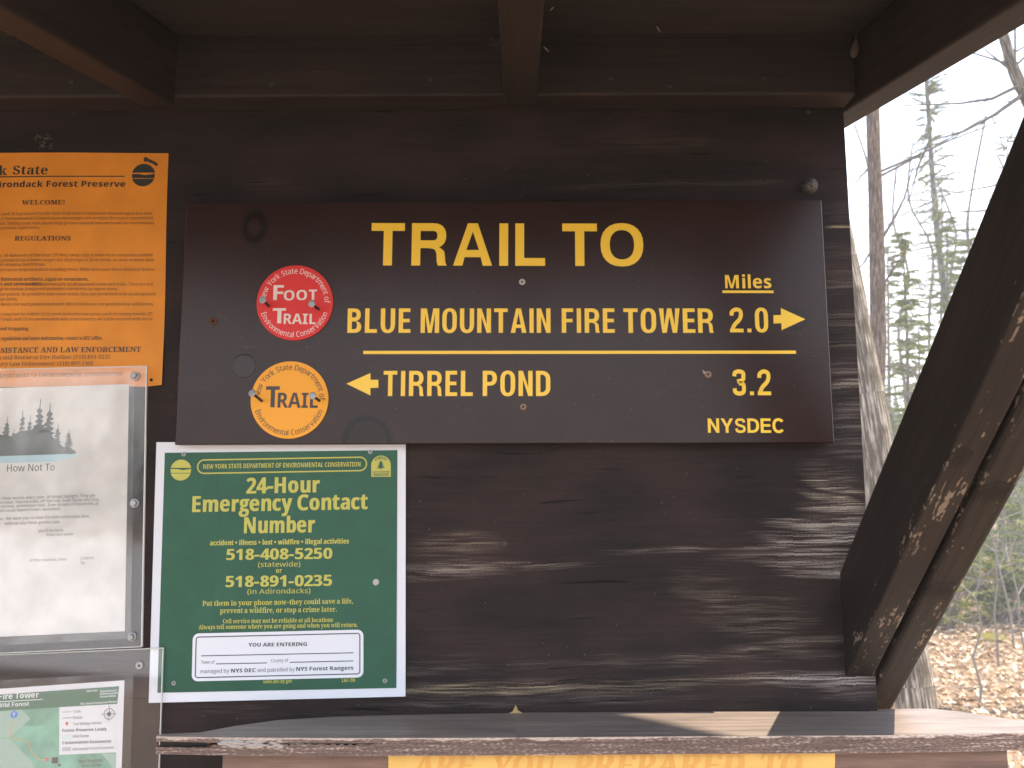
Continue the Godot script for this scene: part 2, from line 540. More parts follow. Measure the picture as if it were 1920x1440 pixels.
func wall_textures() -> Array:
	# dark brown stain on plywood: grain, darker mildewed patches, and bare weathered streaks where the stain has worn off
	var w := 2048
	var h := 1144
	var ppm := w / (WX1 - WX0)
	var grain := noise_bytes(11, w, h, 0.11, 40, 1, 4)
	var fibre := noise_bytes(12, w, h, 0.32, 26, 1, 3)
	var blot := noise_bytes(13, w, h, 0.03, 9, 4, 4)
	var check := noise_bytes(14, w, h, 0.09, 22, 1, 2)
	var fine := noise_bytes(15, w, h, 0.5, 2, 1, 2)
	var hair := noise_bytes(16, w, h, 0.42, 56, 1, 2)
	var wave := PackedInt32Array()
	for xx in w:
		wave.append(int(5.0 * sin(xx * 0.0037) + 2.2 * sin(xx * 0.0113 + 1.0) + 0.8 * sin(xx * 0.041)))
	var d := PackedByteArray()
	d.resize(w * h * 3)
	var b := PackedByteArray()
	b.resize(w * h)
	for n in w * h:
		# the grain wanders a little up and down along the sheet
		var i := clampi(n + wave[n % w] * w, 0, w * h - 1)
		var g := (grain[i] - 128.0) / 128.0
		var f := (fibre[i] - 128.0) / 128.0
		var m := clampf((blot[i] - 60.0) / 140.0, 0.0, 1.0)
		var e := (fine[i] - 128.0) / 128.0
		var k := 1.0 + 0.07 * g + 0.09 * f + 0.10 * e
		var r := (39.0 + 14.0 * m) * k
		var gg := (32.5 + 8.5 * m) * k
		var bb := (30.5 + 8.0 * m) * k
		var hh := 132.0 + 30.0 * f + 22.0 * g + 12.0 * e
		if check[i] > 210:
			var c := minf((check[i] - 210) / 16.0, 1.0)
			r *= 1.0 - 0.6 * c
			gg *= 1.0 - 0.6 * c
			bb *= 1.0 - 0.6 * c
			hh -= 70.0 * c
		d[n * 3] = clampi(int(r), 0, 255)
		d[n * 3 + 1] = clampi(int(gg), 0, 255)
		d[n * 3 + 2] = clampi(int(bb), 0, 255)
		b[n] = clampi(int(hh), 0, 255)
	# worn streaks: centre, half length, half height (metres), rise, strength, warmth
	var worn := [
		[Vector2(0.3529, 1.52), 0.030, 0.016, -0.25, 0.75, 0.4], [Vector2(0.3599, 1.505), 0.030, 0.0055, -0.22, 1.1, 0.5], [Vector2(0.3586, 1.4913), 0.036, 0.006, -0.25, 1.1, 0.5],
		[Vector2(0.3569, 1.4812), 0.040, 0.006, -0.12, 1.0, 0.3], [Vector2(0.3471, 1.4664), 0.062, 0.008, -0.03, 1.0, 0.2], [Vector2(0.3464, 1.4528), 0.07, 0.008, 0.0, 1.0, 0.1],
		[Vector2(0.3371, 1.444), 0.09, 0.005, 0.06, 1.0, 0.1], [Vector2(0.345, 1.4241), 0.062, 0.012, 0.05, 0.95, 0.0], [Vector2(0.3215, 1.4311), 0.10, 0.006, 0.03, 0.7, 0.2], [Vector2(0.3562, 1.4106), 0.05, 0.005, 0.03, 1.0, 0.0],
		[Vector2(0.2043, 1.3976), 0.035, 0.018, -0.15, 0.48, 0.7], [Vector2(0.2566, 1.3703), 0.062, 0.024, -0.05, 0.48, 0.7], [Vector2(0.2796, 1.3559), 0.05, 0.010, 0.03, 0.5, 0.4],
		[Vector2(0.3023, 1.3358), 0.07, 0.006, 0.06, 0.75, 0.3], [Vector2(0.1725, 1.319), 0.10, 0.008, 0.03, 0.5, 0.6], [Vector2(0.2664, 1.3217), 0.09, 0.006, 0.03, 0.6, 0.3],
		[Vector2(0.3355, 1.2949), 0.062, 0.009, -0.03, 1.0, 0.0], [Vector2(0.2712, 1.2962), 0.06, 0.007, 0.02, 0.7, 0.2], [Vector2(0.364, 1.2819), 0.03, 0.010, 0.0, 0.6, 0.2],
		[Vector2(-0.0691, 1.4409), 0.048, 0.016, 0.0, 0.78, 0.6], [Vector2(-0.0808, 1.4135), 0.075, 0.010, 0.04, 1.05, 0.2], [Vector2(-0.0034, 1.4179), 0.09, 0.004, 0.05, 0.85, 0.3], [Vector2(0.1698, 1.4374), 0.06, 0.004, 0.02, 0.8, 0.3],
		[Vector2(-0.0564, 1.2867), 0.12, 0.009, 0.01, 1.1, 1.0], [Vector2(0.0664, 1.2882), 0.12, 0.008, 0.02, 0.85, 0.9], [Vector2(0.1894, 1.2964), 0.10, 0.006, 0.03, 0.6, 0.7], [Vector2(-0.0388, 1.2704), 0.12, 0.006, 0.0, 0.5, 0.2], [Vector2(0.1071, 1.2757), 0.10, 0.006, 0.02, 0.5, 0.2],
		[Vector2(-0.0976, 1.3111), 0.05, 0.008, 0.1, 0.5, 0.1], [Vector2(0.0198, 1.3109), 0.10, 0.006, 0.02, 0.4, 0.3],
		[Vector2(0.3845, 1.8294), 0.03, 0.010, 0.0, 0.35, 0.2], [Vector2(0.3866, 1.8099), 0.02, 0.0025, -0.03, 1.0, 0.9], [Vector2(0.3819, 1.7808), 0.03, 0.010, 0.0, 0.4, 0.2], [Vector2(0.3817, 1.7424), 0.03, 0.012, 0.0, 0.6, 0.2],
		[Vector2(0.3806, 1.6981), 0.03, 0.012, 0.0, 0.65, 0.6], [Vector2(0.3823, 1.673), 0.03, 0.008, 0.0, 0.6, 0.5], [Vector2(0.3849, 1.6419), 0.026, 0.010, 0.1, 0.7, 0.2], [Vector2(0.3826, 1.6221), 0.026, 0.007, 0.14, 1.0, 0.3],
		[Vector2(0.3848, 1.5956), 0.024, 0.011, 0.18, 0.75, 0.2], [Vector2(0.3801, 1.5773), 0.022, 0.010, 0.0, 0.7, 0.0], [Vector2(0.3803, 1.5591), 0.03, 0.009, 0.0, 0.75, 0.1], [Vector2(0.3844, 1.5439), 0.03, 0.006, 0.0, 0.8, 0.1],
		[Vector2(0.1825, 1.9126), 0.07, 0.010, 0.03, 0.28, 0.6], [Vector2(0.2318, 1.8661), 0.10, 0.005, 0.0, 0.30, 0.3], [Vector2(0.118, 1.8632), 0.08, 0.004, 0.03, 0.30, 0.3], [Vector2(-0.104, 1.9239), 0.03, 0.008, 0.1, 0.22, 0.5],
		[Vector2(-0.2997, 1.8669), 0.04, 0.006, 0.0, 0.2, 0.4], [Vector2(-0.1903, 1.2578), 0.10, 0.006, 0.0, 0.4, 0.2], [Vector2(-0.319, 1.2665), 0.04, 0.004, 0.0, 0.4, 0.2]]
	for s in worn:
		var c: Vector2 = s[0]
		var px := int((c.x - WX0) * ppm)
		var py := int((WY1 - c.y) * ppm)
		var lx := int(s[1] * ppm * 1.5)
		var ly := int(s[2] * ppm * 2.2 + absf(s[3]) * lx) + 2
		for yy in range(maxi(0, py - ly), mini(h, py + ly)):
			for xx in range(maxi(0, px - lx), mini(w, px + lx)):
				var i := yy * w + xx
				var u = (xx - px) / (s[1] * ppm)
				var wob := (blot[i] - 128.0) * 0.05
				var v = (yy - py + (xx - px) * s[3] + wob) / (s[2] * ppm)
				var q = 1.0 - (u * u * 0.55 + v * v * 0.6)
				if q <= 0.0:
					continue
				var j := clampi(i + wave[xx] * w, 0, w * h - 1)
				var thr := (fibre[j] - 128.0) / 128.0 * 0.8 + (grain[j] - 128.0) / 128.0 * 0.7 + (fine[j] - 128.0) / 128.0 * 0.35
				var qs: float = q * q * (3.0 - 2.0 * q)
				var soft := qs * clampf(0.30 + 0.62 * thr, 0.0, 1.0)
				var thin := clampf((hair[j] - 158.0) / 44.0, 0.0, 1.0) * sqrt(q)
				var a: float = minf((soft * 0.9 + thin * 0.6) * s[4] * (1.25 if s[4] > 0.9 and c.x > 0.25 else 0.78), 0.92)
				var warm: float = s[5]
				d[i * 3] = int(lerpf(d[i * 3], 166.0, a))
				d[i * 3 + 1] = int(lerpf(d[i * 3 + 1], 158.0 - 8.0 * warm, a))
				d[i * 3 + 2] = int(lerpf(d[i * 3 + 2], 150.0 - 34.0 * warm, a))
				b[i] = clampi(int(b[i] + 40.0 * a), 0, 255)
	# specks of pollen and lichen dust
	for k in 420:
		var xx := rng.randi_range(2, w - 3)
		var yy := rng.randi_range(2, h - 3)
		var a := rng.randf_range(0.15, 0.75)
		for o in [[0, 0, 1.0], [1, 0, 0.6], [0, 1, 0.5]]:
			var i: int = (yy + o[1]) * w + xx + o[0]
			for ch in 3:
				d[i * 3 + ch] = int(lerpf(d[i * 3 + ch], 168.0, a * o[2]))
	return [rgb_texture(w, h, d), grey_texture(w, h, b)]

func timber_texture(seed_n: int, chips: Array, w := 1024, h := 512, base := Vector3(50, 41, 37), knots := []) -> Array:
	# stained sawn timber, grain along u (1 m) over v (0.5 m); chips: [v0, v1, amount] bands in metres where the stain has flaked to bare wood
	var grain := noise_bytes(seed_n, w, h, 0.09, 32, 1, 4)
	var fibre := noise_bytes(seed_n + 1, w, h, 0.3, 16, 1, 3)
	var blot := noise_bytes(seed_n + 2, w, h, 0.02, 3, 1, 4)
	var flake := noise_bytes(seed_n + 3, w, h, 0.11, 4, 1, 4)
	var fine := noise_bytes(seed_n + 4, w, h, 0.22, 2, 1, 3)
	var d := PackedByteArray()
	d.resize(w * h * 3)
	var b := PackedByteArray()
	b.resize(w * h)
	for yy in h:
		var v := yy / 1024.0
		var amount := 0.0
		for c in chips:
			if v > c[0] and v < c[1]:
				amount = c[2]
		for xx in w:
			var i := yy * w + xx
			var g := (grain[i] - 128.0) / 128.0
			var f := (fibre[i] - 128.0) / 128.0
			var m := (blot[i] - 128.0) / 128.0
			var k := 1.0 + 0.14 * g + 0.12 * f + 0.10 * m
			var r := base.x * k
			var gg := base.y * k
			var bb := base.z * k
			var hh := 130.0 + 26.0 * g + 24.0 * f
			if amount > 0.0:
				var q := (flake[i] - 128.0) / 128.0 * 0.8 + (fine[i] - 128.0) / 128.0 * 0.6 + f * 0.45 + 0.85 * m - (0.80 - amount)
				var a := clampf(q * 7.0, 0.0, 1.0) * 0.85
				r = lerpf(r, 150.0, a)
				gg = lerpf(gg, 133.0, a)
				bb = lerpf(bb, 115.0, a)
				hh -= 45.0 * a
			d[i * 3] = clampi(int(r), 0, 255)
			d[i * 3 + 1] = clampi(int(gg), 0, 255)
			d[i * 3 + 2] = clampi(int(bb), 0, 255)
			b[i] = clampi(int(hh), 0, 255)
	# knots: u, v in metres and their half sizes; a dark swirl with a torn upper lip
	for kn in knots:
		for yy in range(maxi(0, int((kn[1] - kn[3] * 1.6) * 1024)), mini(h, int((kn[1] + kn[3] * 1.6) * 1024))):
			for xx in range(maxi(0, int((kn[0] - kn[2] * 1.6) * w)), mini(w, int((kn[0] + kn[2] * 1.6) * w))):
				var i := yy * w + xx
				var u: float = (float(xx) / w - kn[0]) / kn[2]
				var v: float = (yy / 1024.0 - kn[1]) / kn[3]
				var q := sqrt(u * u + v * v) + (flake[i] - 128.0) / 128.0 * 0.25
				var a := clampf(1.15 - q, 0.0, 1.0) * 0.55
				a = maxf(a, clampf(1.0 - absf(q - 0.95) * 6.0, 0.0, 1.0) * 0.75 * (1.0 if u > -0.2 else 0.25))
				for ch in 3:
					d[i * 3 + ch] = int(d[i * 3 + ch] * (1.0 - a))
				b[i] = clampi(int(b[i] - 90.0 * a), 0, 255)
	# long drying cracks
	for k in 14:
		var cu := rng.randi_range(0, w - 300)
		var cv := rng.randi_range(2, h - 4)
		for o in rng.randi_range(60, 260):
			var i := (cv + int(1.5 * sin(o * 0.03 + k))) * w + cu + o
			for ch in 3:
				d[i * 3 + ch] = int(d[i * 3 + ch] * 0.62)
			b[i] = maxi(0, b[i] - 60)
	for k in 60:
		var i := rng.randi_range(2, h - 3) * w + rng.randi_range(2, w - 3)
		for ch in 3:
			d[i * 3 + ch] = int(lerpf(d[i * 3 + ch], 165.0, 0.5))
	return [rgb_texture(w, h, d), grey_texture(w, h, b)]

func textured(t: Array, rough: float, cm: float, spec := 0.4) -> StandardMaterial3D:
	var m := mat(Color.WHITE, rough, spec)
	m.albedo_texture = t[0]
	m.heightmap_enabled = true
	m.heightmap_texture = t[1]
	m.heightmap_scale = cm
	return m

func make_materials() -> void:
	var wt := wall_textures()
	M.wall = textured(wt, 0.66, 0.05, 0.27)
	var k := 1.0 / (WX1 - WX0)
	var l := -1.0 / (WY1 - WY0)
	M.wall.uv1_scale = Vector3(k, l, 1)
	M.wall.uv1_offset = Vector3(-WX0 * k, -WY1 * l, 0)
	M.timber = textured(timber_texture(21, []), 0.66, 0.05)
	M.timber.uv1_scale = Vector3(1, 2, 1)
	M.roof = textured(timber_texture(31, [], 1024, 512, Vector3(60, 54, 52)), 0.7, 0.05)
	M.roof.uv1_scale = Vector3(1, 2, 1)
	M.brace = textured(timber_texture(41, [[0.0, 0.034, 0.16], [0.034, 0.05, 0.04]], 1024, 512, Vector3(42, 36, 33), [[0.40, 0.022, 0.012, 0.010]]), 0.6, 0.06)
	M.brace.uv1_scale = Vector3(1, 2, 1)
	M.brace_outer = textured(timber_texture(51, [[0.0, 0.044, 0.22], [0.044, 0.06, 0.08]], 1024, 512, Vector3(46, 40, 36), [[0.29, 0.018, 0.013, 0.02], [0.43, 0.02, 0.014, 0.022]]), 0.6, 0.07)
	M.brace_outer.uv1_scale = Vector3(1, 2, 1)
	# shelf top: brown porch paint, scuffed
	M.shelf = textured(timber_texture(61, [[0.0, 0.5, -0.08]], 1024, 512, Vector3(130, 115, 104)), 0.46, 0.02, 0.5)
	M.shelf.uv1_scale = Vector3(1, 2, 1)
	M.edge = textured(edge_texture(), 0.7, 0.08)
	M.edge.uv1_scale = Vector3(1, 1, 1)
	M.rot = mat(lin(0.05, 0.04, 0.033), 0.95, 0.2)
	M.torn = mat(lin(0.42, 0.37, 0.32), 0.9, 0.3)
	M.box = textured(timber_texture(71, [], 512, 512, Vector3(118, 92, 78)), 0.5, 0.015, 0.5)
	M.box.uv1_scale = Vector3(2, 2, 1)
	M.zinc = mat(lin(0.36, 0.37, 0.36), 0.5, 0.5)
	M.zinc.metallic = 0.85
	bump(M.zinc, tile_noise(81, 128, 128, 0.08, 3), 0.02)
	M.zinc.uv1_triplanar = true
	M.zinc.uv1_scale = Vector3(60, 60, 60)
	M.pale_screw = mat(lin(0.42, 0.40, 0.36), 0.5)
	M.rust = mat(lin(0.10, 0.045, 0.025), 0.85, 0.3)
	M.pale_rust = mat(lin(0.26, 0.17, 0.11), 0.8, 0.4)
	M.hole = mat(lin(0.012, 0.011, 0.010), 0.9, 0.2)
	M.dull_iron = mat(lin(0.045, 0.04, 0.037), 0.6, 0.5)
	M.dull_iron.metallic = 0.4
	M.bolt = M.zinc.duplicate()
	M.bolt.albedo_texture = speckle_texture()
	M.bolt.albedo_color = Color.WHITE
	M.bolt.metallic = 0.1
	M.bolt.roughness = 0.55

func speckle_texture() -> ImageTexture:
	var n := noise_bytes(91, 128, 128, 0.07, 1, 1, 4)
	var d := PackedByteArray()
	d.resize(128 * 128 * 3)
	for i in 128 * 128:
		var v := 34.0 if n[i] < 152 else 140.0
		for c in 3:
			d[i * 3 + c] = int(v - 6.0 * c)
	return rgb_texture(128, 128, d)

func edge_texture() -> Array:
	# the sawn front edge of the plywood shelf: flaking brown paint over plies, u 1 m, v 0..0.0165 -> 0..1
	var w := 2048
	var h := 48
	var fine := noise_bytes(101, w, h, 0.16, 2, 1, 3)
	var ply := noise_bytes(102, w, h, 0.09, 14, 1, 2)
	var top := noise_bytes(103, w, h, 0.012, 1, 1, 3)
	var d := PackedByteArray()
	d.resize(w * h * 3)
	var b := PackedByteArray()
	b.resize(w * h)
	for yy in h:
		for xx in w:
			var i := yy * w + xx
			var f := (fine[i] - 128.0) / 128.0
			var p := (ply[i] - 128.0) / 128.0
			var k := 1.0 + 0.2 * f + 0.12 * p
			var c := Vector3(112, 93, 83) * k
			var a := clampf((f * 0.75 + p * 0.6 - 0.38) * 4.0, 0.0, 1.0) * 0.5
			var rim := clampf((6.0 + (top[20 * w + xx] - 128.0) * 0.05 - yy) * 0.5, 0.0, 1.0)
			a = maxf(a, rim * (0.72 + 0.25 * f))
			c = c.lerp(Vector3(214, 196, 178), clampf(a, 0.0, 1.0))
			d[i * 3] = clampi(int(c.x), 0, 255)
			d[i * 3 + 1] = clampi(int(c.y), 0, 255)
			d[i * 3 + 2] = clampi(int(c.z), 0, 255)
			b[i] = clampi(int(128 + 60 * f + 20 * p), 0, 255)
	return [rgb_texture(w, h, d), grey_texture(w, h, b)]

# ---------------------------------------------------------------- the kiosk
const ROOF_SLOPE := 0.209
func roof_y(z: float) -> float:
	return 2.031 - ROOF_SLOPE * (z - 0.038)

func nail_head(called: String, at: Vector2, z: float, r: float, m: Material, parent: Node) -> void:
	var st := begin()
	lathe_into(st, [[r, 0.0], [r * 0.95, 0.0006], [r * 0.5, 0.0012], [0.0, 0.0013]], Vector3(at.x, at.y, z))
	commit(called, st, m, parent)

func build_kiosk() -> void:
	var k := thing("information_kiosk", "dark brown wooden trailhead kiosk with a sloping roof and plank braces", "kiosk", Vector3(0, 0, 0))
	# plywood wall
	var st := begin()
	box_into(st, Vector3(-1.35, 0.62, -0.013), Vector3(0.3955, 2.05, 0.0), 0.0008)
	var wall := commit("wall_panel", st, M.wall, k)
	tag(wall, "dark stained plywood wall worn to bare fibres at its free edge", "")
	# header timber under the roof
	st = beam(Vector3(-1.35, 2.0005, 0.019), Vector3(0.395, 2.0005, 0.019), Vector3(0, 0, 1), 0.0375, 0.089, 0.003)
	var header := commit("header_beam", st, M.timber, k)
	for p in [Vector2(-0.2797, 1.9706), Vector2(-0.0956, 1.977), Vector2(0.1125, 1.9767), Vector2(0.1814, 1.9672), Vector2(0.2884, 1.9765), Vector2(-0.512, 1.9756)]:
		nail_head("nail_head", p, 0.0378, 0.0036, M.dull_iron, header)
	# posts behind the wall
	for x in [0.335, -1.28]:
		st = beam(Vector3(x, -0.2, -0.0605), Vector3(x, 2.03, -0.0605), Vector3(1, 0, 0), 0.089, 0.089, 0.003)
		commit("post", st, M.timber, k)
	# rafters: they fall towards the viewer from the ridge above the wall
	var dn := Vector3(0, -ROOF_SLOPE, 1).normalized()
	for r in [[-0.411, 0.038, -0.035, 0.039, true, 0.1], [0.0075, 0.038, -0.004, 0.037, true, 0.23], [0.4165, -0.16, 0.0, 0.038, false, 0.37], [-1.1, 0.038, 0.0, 0.038, true, 0.05]]:
		var z0: float = r[1]
		var dir := Vector3(r[2], -ROOF_SLOPE, 1).normalized()
		var a := Vector3(r[0], roof_y(z0) - 0.0435, z0)
		var b := a + dir * ((0.64 - z0) / dir.z)
		a -= dir * 0.05
		st = beam(a, b, Vector3(1, 0, 0), r[3], 0.0825, 0.0035, Plane(Vector3(0, 0, 1), z0 + 0.0005), Plane(Vector3(0, 0, 1), 0.64), true, true, r[5])
		commit("rafter", st, M.timber, k)
	# roof boards laid across the rafters, front and rear slope
	var n_boards := 5
	for i in n_boards:
		var z0 := -0.14 + i * 0.162
		var z1 := z0 + 0.1605
		var y0 := roof_y(z0)
		var y1 := roof_y(z1)
		st = begin()
		var nrm := Vector3(0, 1, ROOF_SLOPE).normalized() * 0.019
		var q := [Vector3(-1.35, y0, z0), Vector3(0.478, y0, z0), Vector3(0.478, y1, z1), Vector3(-1.35, y1, z1)]
		var o := i * 0.31
		quad(st, q[0], q[1], q[2], q[3], Vector2(0 + o, z0), Vector2(1.828 + o, z0), Vector2(1.828 + o, z1), Vector2(0 + o, z1))
		quad(st, q[3] + nrm, q[2] + nrm, q[1] + nrm, q[0] + nrm)
		for j in 4:
			quad(st, q[j], q[j] + nrm, q[(j + 1) % 4] + nrm, q[(j + 1) % 4])
		commit("roof_board", st, M.roof, k)
	for i in 6:
		var z0 := -0.145 - i * 0.178
		var z1 := z0 - 0.1765
		var yr := roof_y(-0.14) + 0.001
		var y0 := yr - ROOF_SLOPE * (-0.14 - z0)
		var y1 := yr - ROOF_SLOPE * (-0.14 - z1)
		st = begin()
		var nrm := Vector3(0, 1, -ROOF_SLOPE).normalized() * 0.019
		var q := [Vector3(-1.35, y0, z0), Vector3(0.478, y0, z0), Vector3(0.478, y1, z1), Vector3(-1.35, y1, z1)]
		quad(st, q[0], q[1], q[2], q[3], Vector2(0, z0), Vector2(1.828, z0), Vector2(1.828, z1), Vector2(0, z1))
		quad(st, q[3] + nrm, q[2] + nrm, q[1] + nrm, q[0] + nrm)
		for j in 4:
			quad(st, q[j], q[j] + nrm, q[(j + 1) % 4] + nrm, q[(j + 1) % 4])
		commit("roof_board", st, M.roof, k)
	# the two braces side by side that carry the end rafter
	var tilt := deg_to_rad(42.4)
	var bd := Vector3(0, sin(tilt), cos(tilt))
	var mid_y := (1.4123 + 1.2999) * 0.5
	var deep := (1.4123 - 1.2999) * cos(tilt)
	var c0 := Vector3(0.3775, mid_y, 0.0)
	var soffit := Plane(Vector3(0, 1, ROOF_SLOPE).normalized(), Vector3(0, roof_y(0.0) - 0.0015, 0))
	st = beam(c0 - bd * 0.1, c0 + bd * 0.4, Vector3(1, 0, 0), 0.031, deep, 0.002, Plane(Vector3(0, 0, 1), 0.0006), soffit, true, true, 0.0)
	var ba := commit("brace", st, M.brace, k)
	tag(ba, "inner brace with chipped paint, nailed against the wall", "")
	var c1 := Vector3(0.4165, mid_y - 0.002, 0.0)
	var under := Plane(Vector3(0, 1, ROOF_SLOPE).normalized(), Vector3(0, roof_y(0.0) - 0.0875, 0))
	st = beam(c1 - bd * 0.17, c1 + bd * 0.3, Vector3(1, 0, 0), 0.035, deep, 0.006, Plane(Vector3(0, 0, 1), -0.16), under, true, true, 0.0)
	var bb := commit("brace", st, M.brace_outer, k)
	tag(bb, "outer brace beside it, knotted and flaking", "")
	# carriage bolt
	st = begin()
	var bp := Vector3(0.3493, 1.8587, 0.006)
	lathe_into(st, [[0.0098, -0.006], [0.0097, -0.004], [0.0088, 0.0], [0.0066, 0.003], [0.0035, 0.0048], [0.0, 0.0053]], Vector3(bp.x, bp.y, 0.0062), Vector3(0, 0, 1), 20, true)
	var bolt := commit("carriage_bolt", st, M.bolt, k)
	tag(bolt, "domed galvanised bolt head above the sign's corner", "")
	nail_head("nail_head", Vector2(0.3527, 1.9514), 0.0002, 0.0032, M.dull_iron, k)
	nail_head("nail_head", Vector2(-0.0123, 1.4437), 0.0002, 0.0036, M.dull_iron, k)

func build_register_box() -> void:
	var b := thing("register_box", "brown painted box under a narrow rotting plywood shelf on the wall", "register box", Vector3(0, 0, 0))
	var top_y := 1.2633
	# outline of the shelf seen from above (x, z)
	var front := [Vector2(-0.3545, 0.0905), Vector2(-0.30, 0.0945), Vector2(-0.19, 0.0978), Vector2(-0.06, 0.098), Vector2(0.06, 0.0965), Vector2(0.18, 0.094), Vector2(0.33, 0.0925), Vector2(0.44, 0.089), Vector2(0.52, 0.083), Vector2(0.548, 0.077)]
	var back := [Vector2(-0.3555, 0.083), Vector2(-0.3164, 0.0771), Vector2(-0.289, 0.054), Vector2(-0.2516, 0.0318), Vector2(-0.198, 0.0194), Vector2(-0.119, 0.0113), Vector2(0.02, 0.0036), Vector2(0.20, 0.0012), Vector2(0.385, 0.0012), Vector2(0.3965, -0.0085), Vector2(0.456, -0.0105), Vector2(0.4835, 0.0028), Vector2(0.511, 0.025), Vector2(0.53, 0.042), Vector2(0.548, 0.066)]
	var shelf := Node3D.new()
	shelf.name = "shelf"
	b.add_child(shelf, true)
	for layer in 2:
		var ytop := top_y if layer == 0 else top_y - 0.0052
		var ybot := top_y - 0.005 if layer == 0 else top_y - 0.0166
		var poly := PackedVector2Array()
		for p in front: poly.append(p)
		for i in range(back.size() - 1, -1, -1): poly.append(back[i])
		var st := begin()
		if layer == 0:
			var idx := Geometry2D.triangulate_polygon(poly)
			for i in range(0, idx.size(), 3):
				var tri := [poly[idx[i]], poly[idx[i + 1]], poly[idx[i + 2]]]
				if (tri[1] - tri[0]).cross(tri[2] - tri[0]) < 0.0:
					tri.reverse()
				for p in tri:
					st.set_uv(p)
					st.add_vertex(Vector3(p.x, ytop, p.y))
			commit("top_ply", st, M.shelf, shelf)
			st = begin()
		# edge all round, finely divided so that the split end can be ragged
		for i in poly.size():
			var p := poly[i]
			var q := poly[(i + 1) % poly.size()]
			var parts := maxi(1, int((q - p).length() / 0.004))
			for s in parts:
				var a := p.lerp(q, float(s) / parts)
				var c := p.lerp(q, float(s + 1) / parts)
				var ta := ytop
				var tc := ytop
				if layer == 1:
					ta -= rag(a.x)
					tc -= rag(c.x)
				var va := (top_y - ta) / 0.0165
				var vc := (top_y - tc) / 0.0165
				var vb := (top_y - ybot) / 0.0165
				quad(st, Vector3(a.x, ybot, a.y), Vector3(c.x, ybot, c.y), Vector3(c.x, tc, c.y), Vector3(a.x, ta, a.y), Vector2(a.x + 0.4, vb), Vector2(c.x + 0.4, vb), Vector2(c.x + 0.4, vc), Vector2(a.x + 0.4, va))
		commit("ply_edge" if layer == 0 else "lower_ply", st, M.edge, shelf)
	# the hollow between the parted plies
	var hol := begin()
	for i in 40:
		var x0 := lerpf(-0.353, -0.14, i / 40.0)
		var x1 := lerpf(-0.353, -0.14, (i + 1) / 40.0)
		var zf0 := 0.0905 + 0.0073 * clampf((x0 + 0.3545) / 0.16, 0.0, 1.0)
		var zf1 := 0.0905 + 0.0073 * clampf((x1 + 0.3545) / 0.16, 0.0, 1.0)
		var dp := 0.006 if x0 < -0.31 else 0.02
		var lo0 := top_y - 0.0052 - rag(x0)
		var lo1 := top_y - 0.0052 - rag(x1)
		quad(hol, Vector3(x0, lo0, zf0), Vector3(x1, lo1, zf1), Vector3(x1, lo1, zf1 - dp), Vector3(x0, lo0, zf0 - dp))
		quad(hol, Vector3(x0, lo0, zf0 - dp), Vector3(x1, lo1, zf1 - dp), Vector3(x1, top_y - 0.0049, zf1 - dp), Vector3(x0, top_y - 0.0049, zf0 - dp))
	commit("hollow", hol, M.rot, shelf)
	# torn fibres where the plies have parted
	var st2 := begin()
	for i in 36:
		var x := rng.randf_range(-0.292, -0.232)
		var y := top_y - rng.randf_range(0.0035, 0.009)
		var l := rng.randf_range(0.006, 0.02)
		tube_into(st2, [Vector3(x, y, 0.0945), Vector3(x + l * 0.5, y + rng.randf_range(-0.001, 0.001), 0.0962), Vector3(x + l, y + rng.randf_range(-0.001, 0.001), 0.095)], [0.0006, 0.0014, 0.0004], 5)
	for i in 60:
		var x := rng.randf_range(-0.295, -0.2)
		var z := 0.0945 + rng.randf_range(-0.002, 0.0016)
		var y := top_y - rng.randf_range(0.003, 0.0105)
		var l := rng.randf_range(0.003, 0.012)
		tube_into(st2, [Vector3(x, y, z), Vector3(x + l * 0.5, y + rng.randf_range(-0.0008, 0.0008), z + 0.0009), Vector3(x + l, y + rng.randf_range(-0.001, 0.001), z)], [0.0005, 0.0009, 0.0003], 5)
	var torn := commit("torn_fibre", st2, M.torn, shelf)
	torn.set_meta("kind", "stuff")
	# bottom sheet of the shelf
	# the box itself: front and sides of painted board
	var fx0: float = Vector3(-0.2912, 1.2383, 0.082).x
	var fx1: float = Vector3(0.4875, 1.2357, 0.078).x
	var st3 := begin()
	box_into(st3, Vector3(fx0, 0.95, 0.066), Vector3(fx1, top_y - 0.0172, 0.082), 0.001)
	commit("front_panel", st3, M.box, b)
	for x in [fx0, fx1 - 0.012]:
		st3 = begin()
		box_into(st3, Vector3(x, 0.95, 0.0015), Vector3(x + 0.012, top_y - 0.0172, 0.0655), 0.0005)
		commit("side_panel", st3, M.box, b)

func rag(x: float) -> float:
	# how far the lower plies have dropped away from the top one
	var n := 0.0009 * sin(x * 900.0) + 0.0007 * sin(x * 2310.0 + 1.0) + 0.0005 * sin(x * 5100.0)
	if x < -0.30:
		return 0.0046 + (-0.30 - x) * 0.006 + n * 0.35
	if x < -0.265:
		return 0.0022 + n * 0.9
	if x < -0.14:
		return maxf(0.0, 0.0006 + n * 0.9)
	return 0.0

# ---------------------------------------------------------------- the signs
func screw(called: String, at: Vector2, z: float, r: float, m: Material, parent: Node, hole := true) -> void:
	var st := begin()
	lathe_into(st, [[r, -0.0004], [r, 0.0007], [r * 0.82, 0.0012], [r * 0.42, 0.0012], [r * 0.36, 0.0004 if hole else 0.0013], [0.0, 0.0003 if hole else 0.0014]], Vector3(at.x, at.y, z))
	var s := commit(called, st, m, parent)
	if hole:
		var st2 := begin()
		flat_into(st2, disc_pts(at, r * 0.34, 4, 20, 380), z + 0.0007)
		commit("socket", st2, M.hole, s, false)

